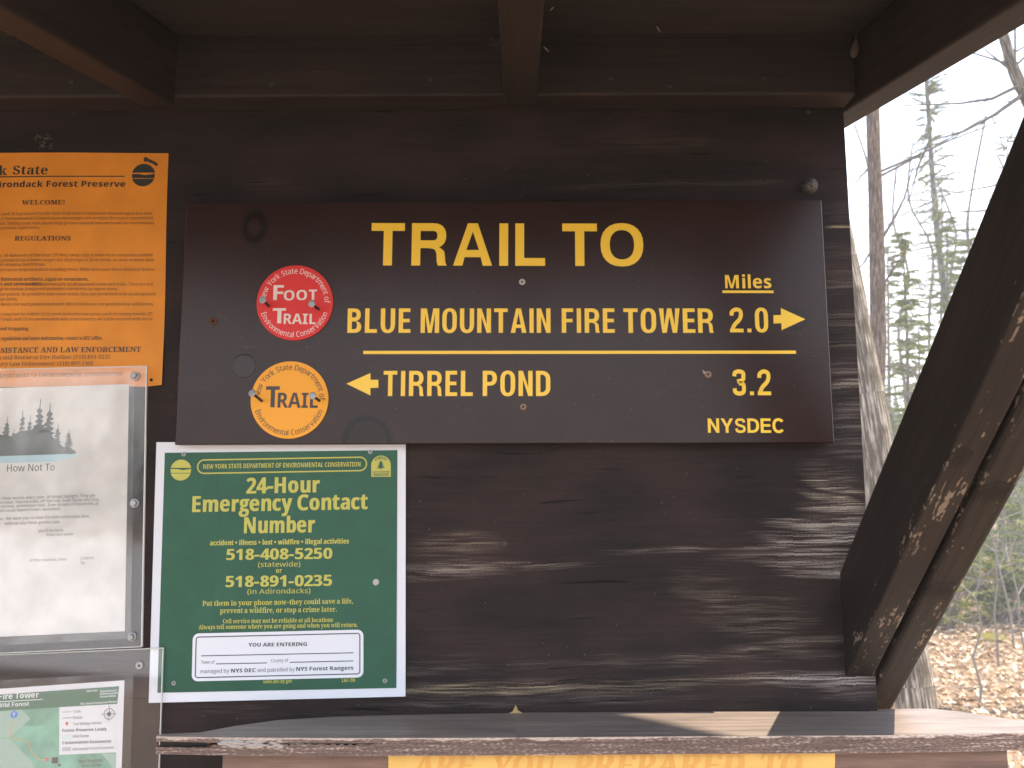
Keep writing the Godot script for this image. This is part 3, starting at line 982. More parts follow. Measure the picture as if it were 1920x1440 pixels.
func board_texture(w: int, h: int) -> Array:
	# brown sign enamel with old drips, rings and flecks
	var soft := noise_bytes(111, w, h, 0.01, 1, 1, 4)
	var fine := noise_bytes(112, w, h, 0.3, 2, 1, 3)
	var d := PackedByteArray()
	d.resize(w * h * 3)
	for i in w * h:
		var k := 1.0 + (soft[i] - 128.0) / 128.0 * 0.05 + (fine[i] - 128.0) / 128.0 * 0.05
		d[i * 3] = int(47.0 * k)
		d[i * 3 + 1] = int(29.5 * k)
		d[i * 3 + 2] = int(25.0 * k)
	# drip rings: centre u, v, radii, thickness, depth
	for s in [[0.108, 0.107, 0.016, 0.055, 0.008, 0.5], [0.292, 0.985, 0.034, 0.083, 0.008, 0.55], [0.952, 0.5, 0.013, 0.035, 0.004, 0.2]]:
		for yy in h:
			for xx in range(int((s[0] - s[2] * 1.5) * w), mini(w, int((s[0] + s[2] * 1.5) * w))):
				var u = (float(xx) / w - s[0]) / s[2]
				var v = (float(yy) / h - s[1]) / s[3]
				var q = absf(sqrt(u * u + v * v) - 1.0 + (soft[yy * w + xx] - 128.0) / 128.0 * 0.12) * s[2]
				var a: float = clampf(1.0 - q / s[4], 0.0, 1.0) * s[5]
				if u * u + v * v < 1.0 and s[1] > 0.9: a = maxf(a, 0.12)
				if a > 0.0:
					var i := yy * w + xx
					for c in 3:
						d[i * 3 + c] = int(d[i * 3 + c] * (1.0 - a))
	# hairline scratches
	for k in 46:
		var sx := rng.randf_range(0.0, w - 60.0)
		var sy := rng.randf_range(4.0, h - 6.0)
		var sl := rng.randf_range(6.0, 42.0)
		var ss := rng.randf_range(-0.5, 0.5)
		var sa := rng.randf_range(0.05, 0.22)
		for o in int(sl):
			var si := clampi(int(sy + o * ss), 0, h - 1) * w + clampi(int(sx + o), 0, w - 1)
			for c in 3:
				d[si * 3 + c] = int(lerpf(d[si * 3 + c], 150.0, sa))
	for k in 240:
		var i := rng.randi_range(2, h - 3) * w + rng.randi_range(2, w - 3)
		var a := rng.randf_range(0.1, 0.7)
		for c in 3:
			d[i * 3 + c] = int(lerpf(d[i * 3 + c], 190.0, a))
	return [rgb_texture(w, h, d)]

func build_trail_sign() -> void:
	var bl := Vector2(-0.3795, 1.5549)
	var tr := Vector2(0.3560, 1.8359)
	var zf := 0.0195
	var t := thing("trail_sign", "wide brown board reading TRAIL TO in yellow letters, fixed to the dark wall", "sign", Vector3(0, 0, 0))
	var st := begin()
	box_into(st, Vector3(bl.x, bl.y, 0.0012), Vector3(tr.x, tr.y, zf), 0.0009)
	var m := mat(Color.WHITE, 0.25, 0.40)
	m.albedo_texture = board_texture(1024, 392)[0]
	var kx := 1.0 / (tr.x - bl.x)
	var ky := -1.0 / (tr.y - bl.y)
	m.uv1_scale = Vector3(kx, ky, 1)
	m.uv1_offset = Vector3(-bl.x * kx, -tr.y * ky, 0)
	var peel := noise_bytes(113, 2048, 784, 0.17, 1, 1, 2)
	m.heightmap_enabled = true
	m.heightmap_texture = grey_texture(2048, 784, peel)
	m.heightmap_scale = 0.013
	commit("board", st, m, t)
	var yel := mat(lin(0.90, 0.575, 0.035), 0.36, 0.5)
	bump(yel, tile_noise(114, 256, 256, 0.06, 3), 0.012)
	yel.uv1_scale = Vector3(6, 6, 1)
	var z := zf + 0.0004
	# headline
	var wide := {"T": 0.775, "R": 0.80, "A": 0.905, "I": 0.205, "L": 0.69, "O": 0.955}
	var h: float = 0.0503
	st = begin()
	caps_into(st, "TRAIL", Vector2(-0.1644, 1.7596), Vector2(0.0355, 1.7583), h, z, wide, 0.205, 0.185, 0.165, 0.4)
	commit("headline_lettering", st, yel, t, false)
	st = begin()
	caps_into(st, "TO", Vector2(0.0554, 1.7582), Vector2(0.1485, 1.7577), h, z, wide, 0.205, 0.185, 0.075, 0.4)
	commit("headline_lettering", st, yel, t, false)
	st = begin()
	var h2: float = 0.0283
	caps_into(st, "BLUE", Vector2(-0.1895, 1.6811), Vector2(-0.1181, 1.6809), h2, z, WIDTHS, 0.175, 0.15, 0.145)
	caps_into(st, "MOUNTAIN", Vector2(-0.1063, 1.6808), Vector2(0.0412, 1.6803), h2, z, WIDTHS, 0.175, 0.15, 0.125)
	caps_into(st, "FIRE", Vector2(0.0539, 1.6803), Vector2(0.1138, 1.6801), h2, z, WIDTHS, 0.175, 0.15, 0.145)
	caps_into(st, "TOWER", Vector2(0.124, 1.68), Vector2(0.2255, 1.6797), h2, z, WIDTHS, 0.175, 0.15, 0.115)
	commit("destination_lettering", st, yel, t, false)
	st = begin()
	caps_into(st, "2.0", Vector2(0.2445, 1.6802), Vector2(0.288, 1.6801), h2, z, WIDTHS, 0.175, 0.15, 0.16)
	commit("distance_lettering", st, yel, t, false)
	st = begin()
	caps_into(st, "TIRREL", Vector2(-0.1474, 1.6088), Vector2(-0.0468, 1.6085), h2 * 1.01, z, WIDTHS, 0.175, 0.15, 0.155)
	caps_into(st, "POND", Vector2(-0.0357, 1.6085), Vector2(0.0403, 1.6082), h2 * 1.01, z, WIDTHS, 0.175, 0.15, 0.135)
	commit("destination_lettering", st, yel, t, false)
	st = begin()
	caps_into(st, "3.2", Vector2(0.2449, 1.6085), Vector2(0.2879, 1.6083), h2 * 1.02, z, WIDTHS, 0.175, 0.15, 0.16)
	commit("distance_lettering", st, yel, t, false)
	st = begin()
	caps_into(st, "NYSDEC", Vector2(0.2157, 1.5664), Vector2(0.3016, 1.5661), 0.0161, z, {"N": 0.78, "Y": 0.86, "S": 0.75, "D": 0.80, "E": 0.70, "C": 0.85}, 0.2, 0.18, 0.11)
	commit("agency_lettering", st, yel, t, false)
	st = begin()
	text_into(st, "Miles", "sans_bold", Vector2(0.2409, 1.7313), Vector2(0.2935, 1.7311), 0.0155, z)
	line_into(st, Vector2(0.2374, 1.7273), Vector2(0.2957, 1.727), 0.003, z)
	commit("miles_lettering", st, yel, t, false)
	st = begin()
	line_into(st, Vector2(-0.1709, 1.6585), Vector2(0.318, 1.6572), 0.0037, z)
	commit("divider_line", st, yel, t, false)
	for arrow in [[Vector2(0.2943, 1.6998), Vector2(0.303, 1.7001), Vector2(0.3031, 1.7081), Vector2(0.3303, 1.695), Vector2(0.3029, 1.6825), Vector2(0.3029, 1.6905), Vector2(0.2941, 1.6902)], [Vector2(-0.1532, 1.6273), Vector2(-0.1619, 1.6273), Vector2(-0.1623, 1.6349), Vector2(-0.1891, 1.6229), Vector2(-0.1618, 1.6095), Vector2(-0.162, 1.6179), Vector2(-0.153, 1.6182)]]:
		st = begin()
		flat_into(st, PackedVector2Array(arrow), z)
		commit("arrow", st, yel, t, false)
	# fixings
	screw("screw", Vector2(0.0092, 1.7396), zf, 0.0037, M.pale_screw, t)
	screw("screw", Vector2(0.0097, 1.596), zf, 0.0037, M.pale_rust, t)
	screw("screw", Vector2(-0.3422, 1.6949), zf, 0.0048, M.rust, t)
	screw("screw", Vector2(0.2179, 1.6321), zf, 0.0040, M.pale_rust, t)
	st = begin()
	flat_into(st, PackedVector2Array([Vector2(0.2111, 1.6376), Vector2(0.2153, 1.6352), Vector2(0.2152, 1.6333), Vector2(0.2128, 1.6328), Vector2(0.2129, 1.6352)]), zf + 0.0004)
	commit("paint_chip", st, M.torn, t, false)
	# an old round marker that was painted over
	st = begin()
	var oc := Vector3(-0.3053, 1.6436, 0.02)
	lathe_into(st, [[0.0137, 0.0], [0.0133, 0.0006], [0.012, 0.0008], [0.0, 0.0008]], Vector3(oc.x, oc.y, zf - 0.0001), Vector3(0, 0, 1), 36)
	var pm := mat(Color8(41, 27, 23), 0.3, 0.45)
	commit("painted_over_disc", st, pm, t)

func marker(label: String, at: Vector2, base: Material, ink: Material, big: Array, nails: Array) -> void:
	var zf := 0.0195
	var r: float = 0.0437
	var t := thing("trail_marker", label, "trail marker", Vector3(at.x, at.y, zf), "round trail markers nailed to the trail sign")
	var st := begin()
	lathe_into(st, [[r, 0.0006], [r, 0.0016], [r * 0.992, 0.0021], [0.0, 0.0021]], Vector3.ZERO, Vector3(0, 0, 1), 72)
	commit("disc", st, base, t)
	var z := 0.0024
	st = begin()
	ring_text_into(st, "New York State Department of", "sans_regular", Vector2.ZERO, r * 0.845, 176, -2, r * 0.145, z, false)
	ring_text_into(st, "Environmental Conservation", "sans_regular", Vector2.ZERO, r * 0.845, 198, 342, r * 0.145, z, true)
	commit("rim_lettering", st, ink, t, false)
	st = begin()
	for b in big:
		text_into(st, b[0], "sans_bold" if b[4] else "sans_regular", b[1] - at, b[2] - at, b[3], z)
	commit("title_lettering", st, ink, t, false)
	for n in nails:
		# a galvanised nail left standing proud of the board
		var foot: Vector2 = n[0] - at
		var head := Vector3(n[1].x - at.x, n[1].y - at.y, n[2] - zf)
		var f3 := Vector3(foot.x, foot.y, 0.0015)
		var ax := (head - f3).normalized()
		st = begin()
		tube_into(st, [f3, head], [0.0016, 0.0016], 8)
		var nl := commit("nail", st, M.dull_iron, t)
		st = begin()
		lathe_into(st, [[0.0015, -0.0006], [0.0040, -0.0003], [0.0041, 0.0004], [0.0032, 0.0009], [0.0, 0.0010]], head, ax, 14)
		commit("nail_head", st, M.zinc, nl)

func build_markers() -> void:
	var red := mat(lin(0.66, 0.034, 0.032), 0.38, 0.36)
	var white := mat(lin(0.74, 0.62, 0.56), 0.5, 0.5)
	marker("red round FOOT TRAIL marker with pale lettering, on the brown sign", Vector2(-0.2497, 1.716), red, white, [
		["F", Vector2(-0.2744, 1.7189), Vector2(-0.2626, 1.7189), 0.0175, true], ["OOT", Vector2(-0.2622, 1.7183), Vector2(-0.2243, 1.7191), 0.0119, true],
		["T", Vector2(-0.2744, 1.692), Vector2(-0.2593, 1.692), 0.0175, true], ["RAIL", Vector2(-0.2617, 1.6913), Vector2(-0.2253, 1.6909), 0.0119, true]],
		[[Vector2(-0.2794, 1.7121), Vector2(-0.2795, 1.7139), 0.044], [Vector2(-0.2227, 1.7082), Vector2(-0.2243, 1.709), 0.046]])
	var amber := mat(lin(0.86, 0.37, 0.03), 0.42, 0.36)
	var black := mat(lin(0.05, 0.042, 0.04), 0.5, 0.5)
	marker("orange yellow round TRAIL marker with black lettering, on the brown sign", Vector2(-0.2523, 1.6048), amber, black, [
		["T", Vector2(-0.2789, 1.5962), Vector2(-0.2634, 1.5962), 0.0238, true], ["RAIL", Vector2(-0.2654, 1.5959), Vector2(-0.2203, 1.5954), 0.0169, true]],
		[[Vector2(-0.2833, 1.6034), Vector2(-0.2866, 1.6095), 0.046], [Vector2(-0.2187, 1.6035), Vector2(-0.2203, 1.6063), 0.046]])

func logo_into(st: SurfaceTool, c: Vector2, r: float, z: float) -> void:
	# a disc cut by a wavy band and a thin lower line
	var top: Array = []
	for i in 25:
		var a := deg_to_rad(lerpf(168, 12, i / 24.0))
		top.append(c + Vector2(cos(a), sin(a)) * r)
	flat_into(st, PackedVector2Array(top), z)
	var mid := PackedVector2Array()
	for i in 17:
		var x := lerpf(-0.99, 0.99, i / 16.0)
		var y := 0.10 - 0.10 * smoothstep(-0.4, 0.15, x) - 0.0
		if x > 0.15: y = 0.0 + 0.10 * smoothstep(0.2, 0.95, x)
		mid.append(c + Vector2(x, y) * r)
	mid.append(c + Vector2(0.955, -0.27) * r)
	mid.append(c + Vector2(-0.955, -0.27) * r)
	flat_into(st, mid, z)
	var low := PackedVector2Array()
	for i in 21:
		var a := deg_to_rad(lerpf(199, 341, i / 20.0))
		low.append(c + Vector2(cos(a), sin(a)) * r)
	flat_into(st, low, z)

func spruce_into(st: SurfaceTool, foot: Vector2, h: float, wd: float, z: float, tiers := 5) -> void:
	for k in tiers:
		var y0 := h * (0.12 + 0.8 * k / tiers)
		var y1 := h * (0.12 + 0.8 * (k + 1.55) / tiers)
		var ww := wd * (1.0 - 0.8 * k / tiers)
		flat_into(st, PackedVector2Array([foot + Vector2(-ww, y0), foot + Vector2(ww, y0 + ww * 0.1), foot + Vector2(0, minf(y1, h))]), z + k * 0.00002)
	flat_into(st, PackedVector2Array([foot + Vector2(-wd * 0.12, 0), foot + Vector2(wd * 0.12, 0), foot + Vector2(wd * 0.12, h * 0.13), foot + Vector2(-wd * 0.12, h * 0.13)]), z)

func build_emergency_sign() -> void:
	var t := thing("emergency_sign", "green emergency contact number sign with a white border below the trail sign", "sign", Vector3(0, 0, 0))
	var white := mat(lin(0.70, 0.71, 0.74), 0.45, 0.4)
	bump(white, tile_noise(121, 256, 256, 0.02, 3), 0.02)
	white.uv1_scale = Vector3(5, 5, 1)
	var st := begin()
	prism_into(st, PackedVector2Array([Vector2(-0.4004, 1.2743), Vector2(-0.1202, 1.2805), Vector2(-0.1237, 1.5579), Vector2(-0.4068, 1.5588)]), 0.0008, 0.0036)
	commit("backing", st, white, t)
	var green := mat(lin(0.026, 0.104, 0.060), 0.4, 0.36)
	green.albedo_texture = worn_white(131, 0.06)
	green.uv1_scale = Vector3(3, 3, 1)
	st = begin()
	prism_into(st, PackedVector2Array([Vector2(-0.3911, 1.2851), Vector2(-0.1301, 1.2896), Vector2(-0.1328, 1.5489), Vector2(-0.3963, 1.5467)]), 0.0036, 0.0044)
	commit("panel", st, green, t)
	var ink := mat(lin(0.48, 0.45, 0.085), 0.4, 0.4)
	var z := 0.0047
	st = begin()
	var rows := [
		["NEW YORK STATE DEPARTMENT OF ENVIRONMENTAL CONSERVATION", "sans_bold", Vector2(-0.3519, 1.5285), Vector2(-0.1741, 1.5307), 0.0052],
		["24-Hour", "sans_black", Vector2(-0.3022, 1.5005), Vector2(-0.2194, 1.5018), 0.0178],
		["Emergency Contact", "sans_black", Vector2(-0.3622, 1.4801), Vector2(-0.1651, 1.4827), 0.0178],
		["Number", "sans_black", Vector2(-0.3031, 1.4565), Vector2(-0.2236, 1.4574), 0.0178],
		["accident • illness • lost • wildfire • illegal activities", "sans_black", Vector2(-0.3405, 1.4433), Vector2(-0.1852, 1.445), 0.0056],
		["518-408-5250", "sans_black", Vector2(-0.3216, 1.4272), Vector2(-0.2035, 1.4284), 0.0121],
		["(statewide)", "sans_regular", Vector2(-0.2859, 1.4196), Vector2(-0.2388, 1.4201), 0.0054],
		["or", "sans_bold", Vector2(-0.2657, 1.4132), Vector2(-0.2592, 1.4133), 0.0051],
		["518-891-0235", "sans_black", Vector2(-0.3212, 1.3977), Vector2(-0.203, 1.3989), 0.0121],
		["(in Adirondacks)", "sans_regular", Vector2(-0.2967, 1.3902), Vector2(-0.2267, 1.3911), 0.0054],
		["Put them in your phone now–they could save a life,", "serif_bold", Vector2(-0.3459, 1.3775), Vector2(-0.1794, 1.3798), 0.0054],
		["prevent a wildfire, or stop a crime later.", "serif_bold", Vector2(-0.3261, 1.3696), Vector2(-0.1971, 1.3709), 0.0054],
		["Cell service may not be reliable at all locations", "serif_bold", Vector2(-0.3225, 1.3587), Vector2(-0.2008, 1.36), 0.0046],
		["Always tell someone where you are going and when you will return.", "serif_bold", Vector2(-0.3491, 1.3523), Vector2(-0.1736, 1.3546), 0.0046],
		["www.dec.ny.gov", "serif_bold", Vector2(-0.2758, 1.2947), Vector2(-0.244, 1.2954), 0.0039],
		["L&F-298", "serif_bold", Vector2(-0.1897, 1.2959), Vector2(-0.1751, 1.2964), 0.0036]]
	for r in rows:
		text_into(st, r[0], r[1], r[2], r[3], r[4], z)
	var pa := Vector2(-0.3589, 1.5225)
	var pb := Vector2(-0.1665, 1.5253)
	var ph: float = 0.0166
	strip_into(st, round_rect(pa, pb, ph, ph * 0.5), round_rect(pa, pb, ph, ph * 0.5, ph * 0.09), z)
	logo_into(st, Vector2(-0.377, 1.5272), 0.0118, z)
	commit("lettering", st, ink, t, false)
	# ranger badge
	st = begin()
	var badge := PackedVector2Array([Vector2(-0.1616, 1.519), Vector2(-0.1396, 1.5189)])
	badge.append_array(disc_pts(Vector2(-0.151, 1.5318), 0.0111, 16, 0, 180))
	flat_into(st, badge, z)
	var bd := commit("ranger_badge", st, ink, t, false)
	st = begin()
	spruce_into(st, Vector2(-0.1512, 1.527), 0.0103, 0.0054, z + 0.0002)
	ring_text_into(st, "FOREST", "sans_bold", Vector2(-0.151, 1.5318), 0.0086, 140, 40, 0.003, z + 0.0002, false)
	text_into(st, "RANGER", "sans_bold", Vector2(-0.1589, 1.5198), Vector2(-0.142, 1.5201), 0.003, z + 0.0002)
	text_into(st, "STATE OF NEW YORK", "sans_bold", Vector2(-0.1604, 1.5234), Vector2(-0.1409, 1.5237), 0.0018, z + 0.0002)
	commit("badge_print", st, green, bd, false)
	# location panel
	st = begin()
	var ba := Vector2(-0.3541, 1.2971)
	var bb := Vector2(-0.1662, 1.3009)
	var bh: float = 0.0508
	var rr := round_rect(ba, bb, bh, bh * 0.13)
	rr.pop_back()
	flat_into(st, PackedVector2Array(rr), z)
	var box := commit("location_box", st, white, t, false)
	st = begin()
	var grey := mat(lin(0.06, 0.075, 0.08), 0.5, 0.5)
	var z2 := z + 0.0002
	strip_into(st, round_rect(ba, bb, bh, bh * 0.13, bh * 0.065), round_rect(ba, bb, bh, bh * 0.13, bh * 0.088), z2)
	for r in [
		["YOU ARE ENTERING", "sans_black", Vector2(-0.2934, 1.3337), Vector2(-0.2288, 1.3344), 0.004],
		["Town of", "sans_regular", Vector2(-0.3444, 1.3156), Vector2(-0.3297, 1.3159), 0.0036],
		["County of", "sans_regular", Vector2(-0.2678, 1.317), Vector2(-0.2488, 1.3175), 0.0036],
		["managed by", "sans_regular", Vector2(-0.3448, 1.3056), Vector2(-0.3133, 1.3063), 0.0041], ["NYS DEC", "sans_black", Vector2(-0.3112, 1.3063), Vector2(-0.2841, 1.3068), 0.0041],
		["and patrolled by", "sans_regular", Vector2(-0.2823, 1.3068), Vector2(-0.2416, 1.3076), 0.0041], ["NYS Forest Rangers", "sans_black", Vector2(-0.2399, 1.3079), Vector2(-0.1773, 1.3091), 0.0041]]:
		text_into(st, r[0], r[1], r[2], r[3], r[4], z2)
	line_into(st, Vector2(-0.3448, 1.3241), Vector2(-0.1777, 1.327), 0.001, z2)
	line_into(st, Vector2(-0.3281, 1.3155), Vector2(-0.2723, 1.3165), 0.001, z2)
	line_into(st, Vector2(-0.2473, 1.317), Vector2(-0.1775, 1.3184), 0.001, z2)
	commit("box_print", st, grey, box, false)
	# eyelets and a screw
	for p in [Vector2(-0.3746, 1.5451), Vector2(-0.1635, 1.5471), Vector2(-0.3734, 1.2953), Vector2(-0.1426, 1.2973)]:
		screw("eyelet", p, 0.0044, 0.0026, M.zinc, t)
	screw("screw", Vector2(-0.1543, 1.4028), 0.0046, 0.0036, M.pale_screw, t, false)

func worn_white(seed_n: int, amount: float) -> ImageTexture:
	# nearly white, with faint scuffs: multiplies a print colour
	var a := noise_bytes(seed_n, 512, 512, 0.012, 1, 1, 4)
	var b := noise_bytes(seed_n + 1, 512, 512, 0.25, 1, 1, 2)
	var d := PackedByteArray()
	d.resize(512 * 512 * 3)
	for i in 512 * 512:
		var v := 255.0 * (1.0 - amount * (0.5 + (a[i] - 128.0) / 160.0) - amount * 0.4 * (b[i] / 255.0))
		for c in 3:
			d[i * 3 + c] = clampi(int(v), 0, 255)
	return rgb_texture(512, 512, d)

func sheet_curl(q: Vector2) -> float:
	# the orange sheet stands off a little and curls at its lower corner
	var u := clampf((q.x + 0.62) / 0.21, 0.0, 1.0)
	var v := clampf((1.9 - q.y) / 0.28, 0.0, 1.0)
	return 0.0012 + 0.0030 * u * u * v * v + 0.0012 * sin(v * 7.0) * u + 0.0010 * sin(q.x * 22.0 + 1.0)

func build_regulations() -> void:
	var t := thing("regulations_notice", "faded orange regulations notice on the dark wall beside the trail sign", "notice", Vector3(0, 0, 0))
	var orange := mat(lin(0.76, 0.275, 0.028), 0.45, 0.33)
	orange.albedo_texture = worn_white(141, 0.05)
	orange.uv1_scale = Vector3(3, 3, 1)
	var st := begin()
	var nx := 24
	var ny := 24
	var x_left := -0.80
	for j in ny:
		for i in nx:
			var pts: Array = []
			for o in [[0, 0], [1, 0], [1, 1], [0, 1]]:
				var v := float(j + o[1]) / ny
				var edge := lerpf(-0.4118, -0.4040, v)
				var x := lerpf(x_left, edge, float(i + o[0]) / nx)
				var yb := 1.6225
				if x > -0.42: yb = 1.6225 + (x + 0.42) * 0.12
				var y := lerpf(1.9035 - 0.004 * (x + 0.41), yb, v)
				pts.append(Vector3(x, y, sheet_curl(Vector2(x, y))))
			quad(st, pts[0], pts[1], pts[2], pts[3], Vector2(pts[0].x, pts[0].y), Vector2(pts[1].x, pts[1].y), Vector2(pts[2].x, pts[2].y), Vector2(pts[3].x, pts[3].y))
	commit("sheet", st, orange, t)
	var dark := mat(lin(0.022, 0.024, 0.018), 0.5, 0.5)
	st = begin()
	var z := 0.0004
	text_into(st, "State", "serif_bold", Vector2(-0.5949, 1.8769), Vector2(-0.5533, 1.8767), 0.0112, z, 0.0, 0.0, true)
	text_into(st, "New York", "serif_bold", Vector2(-0.6855, 1.8766), Vector2(-0.6019, 1.8765), 0.0112, z, 0.0, 0.0, true)
	text_into(st, "Adirondack Forest Preserve", "sans_bold", Vector2(-0.6266, 1.8612), Vector2(-0.4603, 1.8612), 0.0076, z, 0.0, 0.0, true)
	var x := -0.76
	while x < -0.463:
		var q := [Vector2(x, 1.8745), Vector2(x + 0.02, 1.8744)]
		var e: float = minf(x + 0.02, -0.4615)
		for p in [Vector2(x, 1.8750), Vector2(e, 1.8750), Vector2(e, 1.8737), Vector2(x, 1.8750), Vector2(e, 1.8737), Vector2(x, 1.8737)]:
			st.set_normal(Vector3(0, 0, 1))
			st.set_uv(p)
			st.add_vertex(Vector3(p.x, p.y, sheet_curl(p) + z))
		x += 0.02
	logo_into(st, Vector2(-0.4397, 1.8759), 0.0139, sheet_curl(Vector2(-0.4397, 1.8759)) + 0.0005)
	text_into(st, "WELCOME!", "serif_bold", Vector2(-0.5814, 1.8397), Vector2(-0.5303, 1.8395), 0.0056, z, 0.0, 0.0, true)
	text_into(st, "REGULATIONS", "serif_bold", Vector2(-0.5867, 1.7959), Vector2(-0.5202, 1.7956), 0.0056, z, 0.0, 0.0, true)
	text_into(st, "SISTANCE AND LAW ENFORCEMENT", "serif_bold", Vector2(-0.5931, 1.6624), Vector2(-0.4309, 1.6631), 0.0061, z, 0.0, 0.0, true)
	commit("heading_print", st, dark, t, false)
	st = begin()
	var faded := mat(lin(0.17, 0.065, 0.018), 0.5, 0.5)
	for r in faded_rows():
		text_into(st, r[1], "serif_regular", r[0] - Vector2(0.1, 0), r[0], 0.0038, z, 0.0, 0.92, true)
	commit("faded_print", st, faded, t, false)
	st = begin()
	var mid := mat(lin(0.075, 0.045, 0.02), 0.5, 0.5)
	text_into(st, "rocks, historical artifacts, signs or structures.", "serif_bold", Vector2(-0.5996, 1.7478), Vector2(-0.4968, 1.7474), 0.004, z, 0.0, 0.92, true)
	text_into(st, "vehicles and snowmobiles,", "serif_bold", Vector2(-0.6366, 1.7422), Vector2(-0.5494, 1.7419), 0.004, z, 0.0, 0.9, true)
	text_into(st, "hunting, fishing, and trapping.", "serif_bold", Vector2(-0.5951, 1.689), Vector2(-0.5617, 1.6888), 0.004, z, 0.0, 0.95, true)
	text_into(st, "regulations and more information, contact a DEC office.", "serif_bold", Vector2(-0.5942, 1.6771), Vector2(-0.4764, 1.6773), 0.0044, z, 0.2, 0.0, true)
	text_into(st, "Search and Rescue or Fire Hotline: (518) 891-0235", "serif_regular", Vector2(-0.611, 1.6546), Vector2(-0.4661, 1.6551), 0.0048, z, 0.0, 0.0, true)
	text_into(st, "Backcountry Law Enforcement: (518) 897-1300", "serif_regular", Vector2(-0.6196, 1.6469), Vector2(-0.485, 1.6474), 0.0048, z, 0.0, 0.0, true)
	text_into(st, "DEPARTMENT OF ENVIRONMENTAL CONSERVATION", "serif_regular", Vector2(-0.5958, 1.6335), Vector2(-0.4499, 1.6352), 0.0045, z, 0.0, 0.0, true)
	commit("small_print", st, mid, t, false)
	# bent nail and a hole
	st = begin()
	var nb := Vector3(-0.4286, 1.8896, 0.004)
	tube_into(st, [Vector3(nb.x - 0.007, nb.y + 0.0035, 0.0075), Vector3(nb.x - 0.003, nb.y + 0.0018, 0.0085), Vector3(nb.x + 0.002, nb.y, 0.006), Vector3(nb.x + 0.004, nb.y - 0.001, 0.001)], [0.0030, 0.0017, 0.0016, 0.0016], 7)
	commit("bent_nail", st, M.dull_iron, t)
	screw("nail_hole", Vector2(-0.4163, 1.6302), sheet_curl(Vector2(-0.4163, 1.6302)) + 0.0001, 0.0016, M.hole, t, false)

func faded_rows() -> Array:
	return [[Vector2(-0.4269, 1.827), "York State land. It is protected by the New York State Constitution and managed as a rare"], [Vector2(-0.4254, 1.8212), "Department of Environmental Conservation encourages you to enjoy the many recreational"], [Vector2(-0.4238, 1.8153), "wild lands. During your visit please help protect natural resources and the recreational"], [Vector2(-0.5573, 1.81), "important regulations."],
		[Vector2(-0.4236, 1.7766), "and water. At distances of less than 150 feet, camp only at lean-tos or campsites marked"], [Vector2(-0.4215, 1.7708), "a camping permit from a forest ranger for all groups of 10 or more, or stays of more than"], [Vector2(-0.5485, 1.7655), "other camping restrictions."], [Vector2(-0.4209, 1.7593), "Do not cut or strip bark from standing trees. Make sure your fire is dead out before"],
		[Vector2(-0.4212, 1.7417), "may be driven only on designated roads and trails. They are not"], [Vector2(-0.4619, 1.7362), "(except in certain designated primitive corridors), or canoe areas."], [Vector2(-0.4181, 1.73), "except where posted. In primitive and canoe areas, they are permitted only on designated"], [Vector2(-0.5779, 1.7242), "canoe areas."], [Vector2(-0.4193, 1.718), "flotation device for each person on board. Motor boats are not permitted in wilderness,"],
		[Vector2(-0.4205, 1.7063), "trails. They may not be ridden (1) in most intensive use areas, such as campgrounds; (2)"], [Vector2(-0.4196, 1.7003), "as horse trails; and (3) on snowmobile and cross-country ski trails covered with ice or"]]

# ---------------------------------------------------------------- papers behind acrylic
func hex_screw(at: Vector2, z: float, r: float, parent: Node) -> void:
	var st := begin()
	lathe_into(st, [[r, 0.0], [r, 0.0007], [r * 0.9, 0.0012], [r * 0.66, 0.0013]], Vector3(at.x, at.y, z), Vector3(0, 0, 1), 18)
	var s := commit("screw", st, M.zinc, parent)
	st = begin()
	lathe_into(st, [[r * 0.66, 0.0012], [r * 0.66, 0.0036], [r * 0.55, 0.0044], [0.0, 0.0044]], Vector3(at.x, at.y, z), Vector3(0, 0, 1), 6)
	commit("hex_head", st, M.zinc, s)

func pane_into(st: SurfaceTool, c: Array, z0: float, th: float, bow: float, crease := 0.0) -> void:
	# an acrylic sheet with corners c (bl, br, tr, tl), bowed a little between its screws
	var n := 22 if crease == 0.0 else 64
	st.set_smooth_group(0)
	for face in 2:
		for j in n:
			for i in n:
				var p: Array = []
				for o in [[0, 0], [1, 0], [1, 1], [0, 1]]:
					var u := float(i + o[0]) / n
					var v := float(j + o[1]) / n
					var q: Vector2 = c[0].lerp(c[1], u).lerp(c[3].lerp(c[2], u), v)
					p.append(Vector3(q.x, q.y, z0 + th * face + bow * sin(u * PI) * sin(v * PI) + bow * 0.16 * sin(v * 11.0 + u * 5.0) + crease * wrinkle(q)))
				if face == 1:
					quad(st, p[0], p[1], p[2], p[3])
				else:
					quad(st, p[3], p[2], p[1], p[0])

func wrinkle(q: Vector2) -> float:
	# soft folds running aslant across a plastic sleeve
	var s := q.y - 0.34 * q.x + 0.012 * sin(q.x * 31.0)
	var a := sin(s * 170.0 + 0.8 * sin(q.x * 19.0))
	return 0.6 * a * absf(a) + 0.35 * sin(s * 71.0 + q.x * 40.0) + 0.25 * sin(q.x * 88.0 + q.y * 23.0)

func edge_into(st: SurfaceTool, a: Vector2, b: Vector2, z: float, th: float, w: float) -> void:
	var n := (b - a).normalized().orthogonal() * w * 0.5
	var q := [a - n, b - n, b + n, a + n]
	for zz in [z, z + th]:
		quad(st, Vector3(q[0].x, q[0].y, zz), Vector3(q[1].x, q[1].y, zz), Vector3(q[2].x, q[2].y, zz), Vector3(q[3].x, q[3].y, zz))
	for i in 4:
		var j := (i + 1) % 4
		quad(st, Vector3(q[i].x, q[i].y, z), Vector3(q[j].x, q[j].y, z), Vector3(q[j].x, q[j].y, z + th), Vector3(q[i].x, q[i].y, z + th))

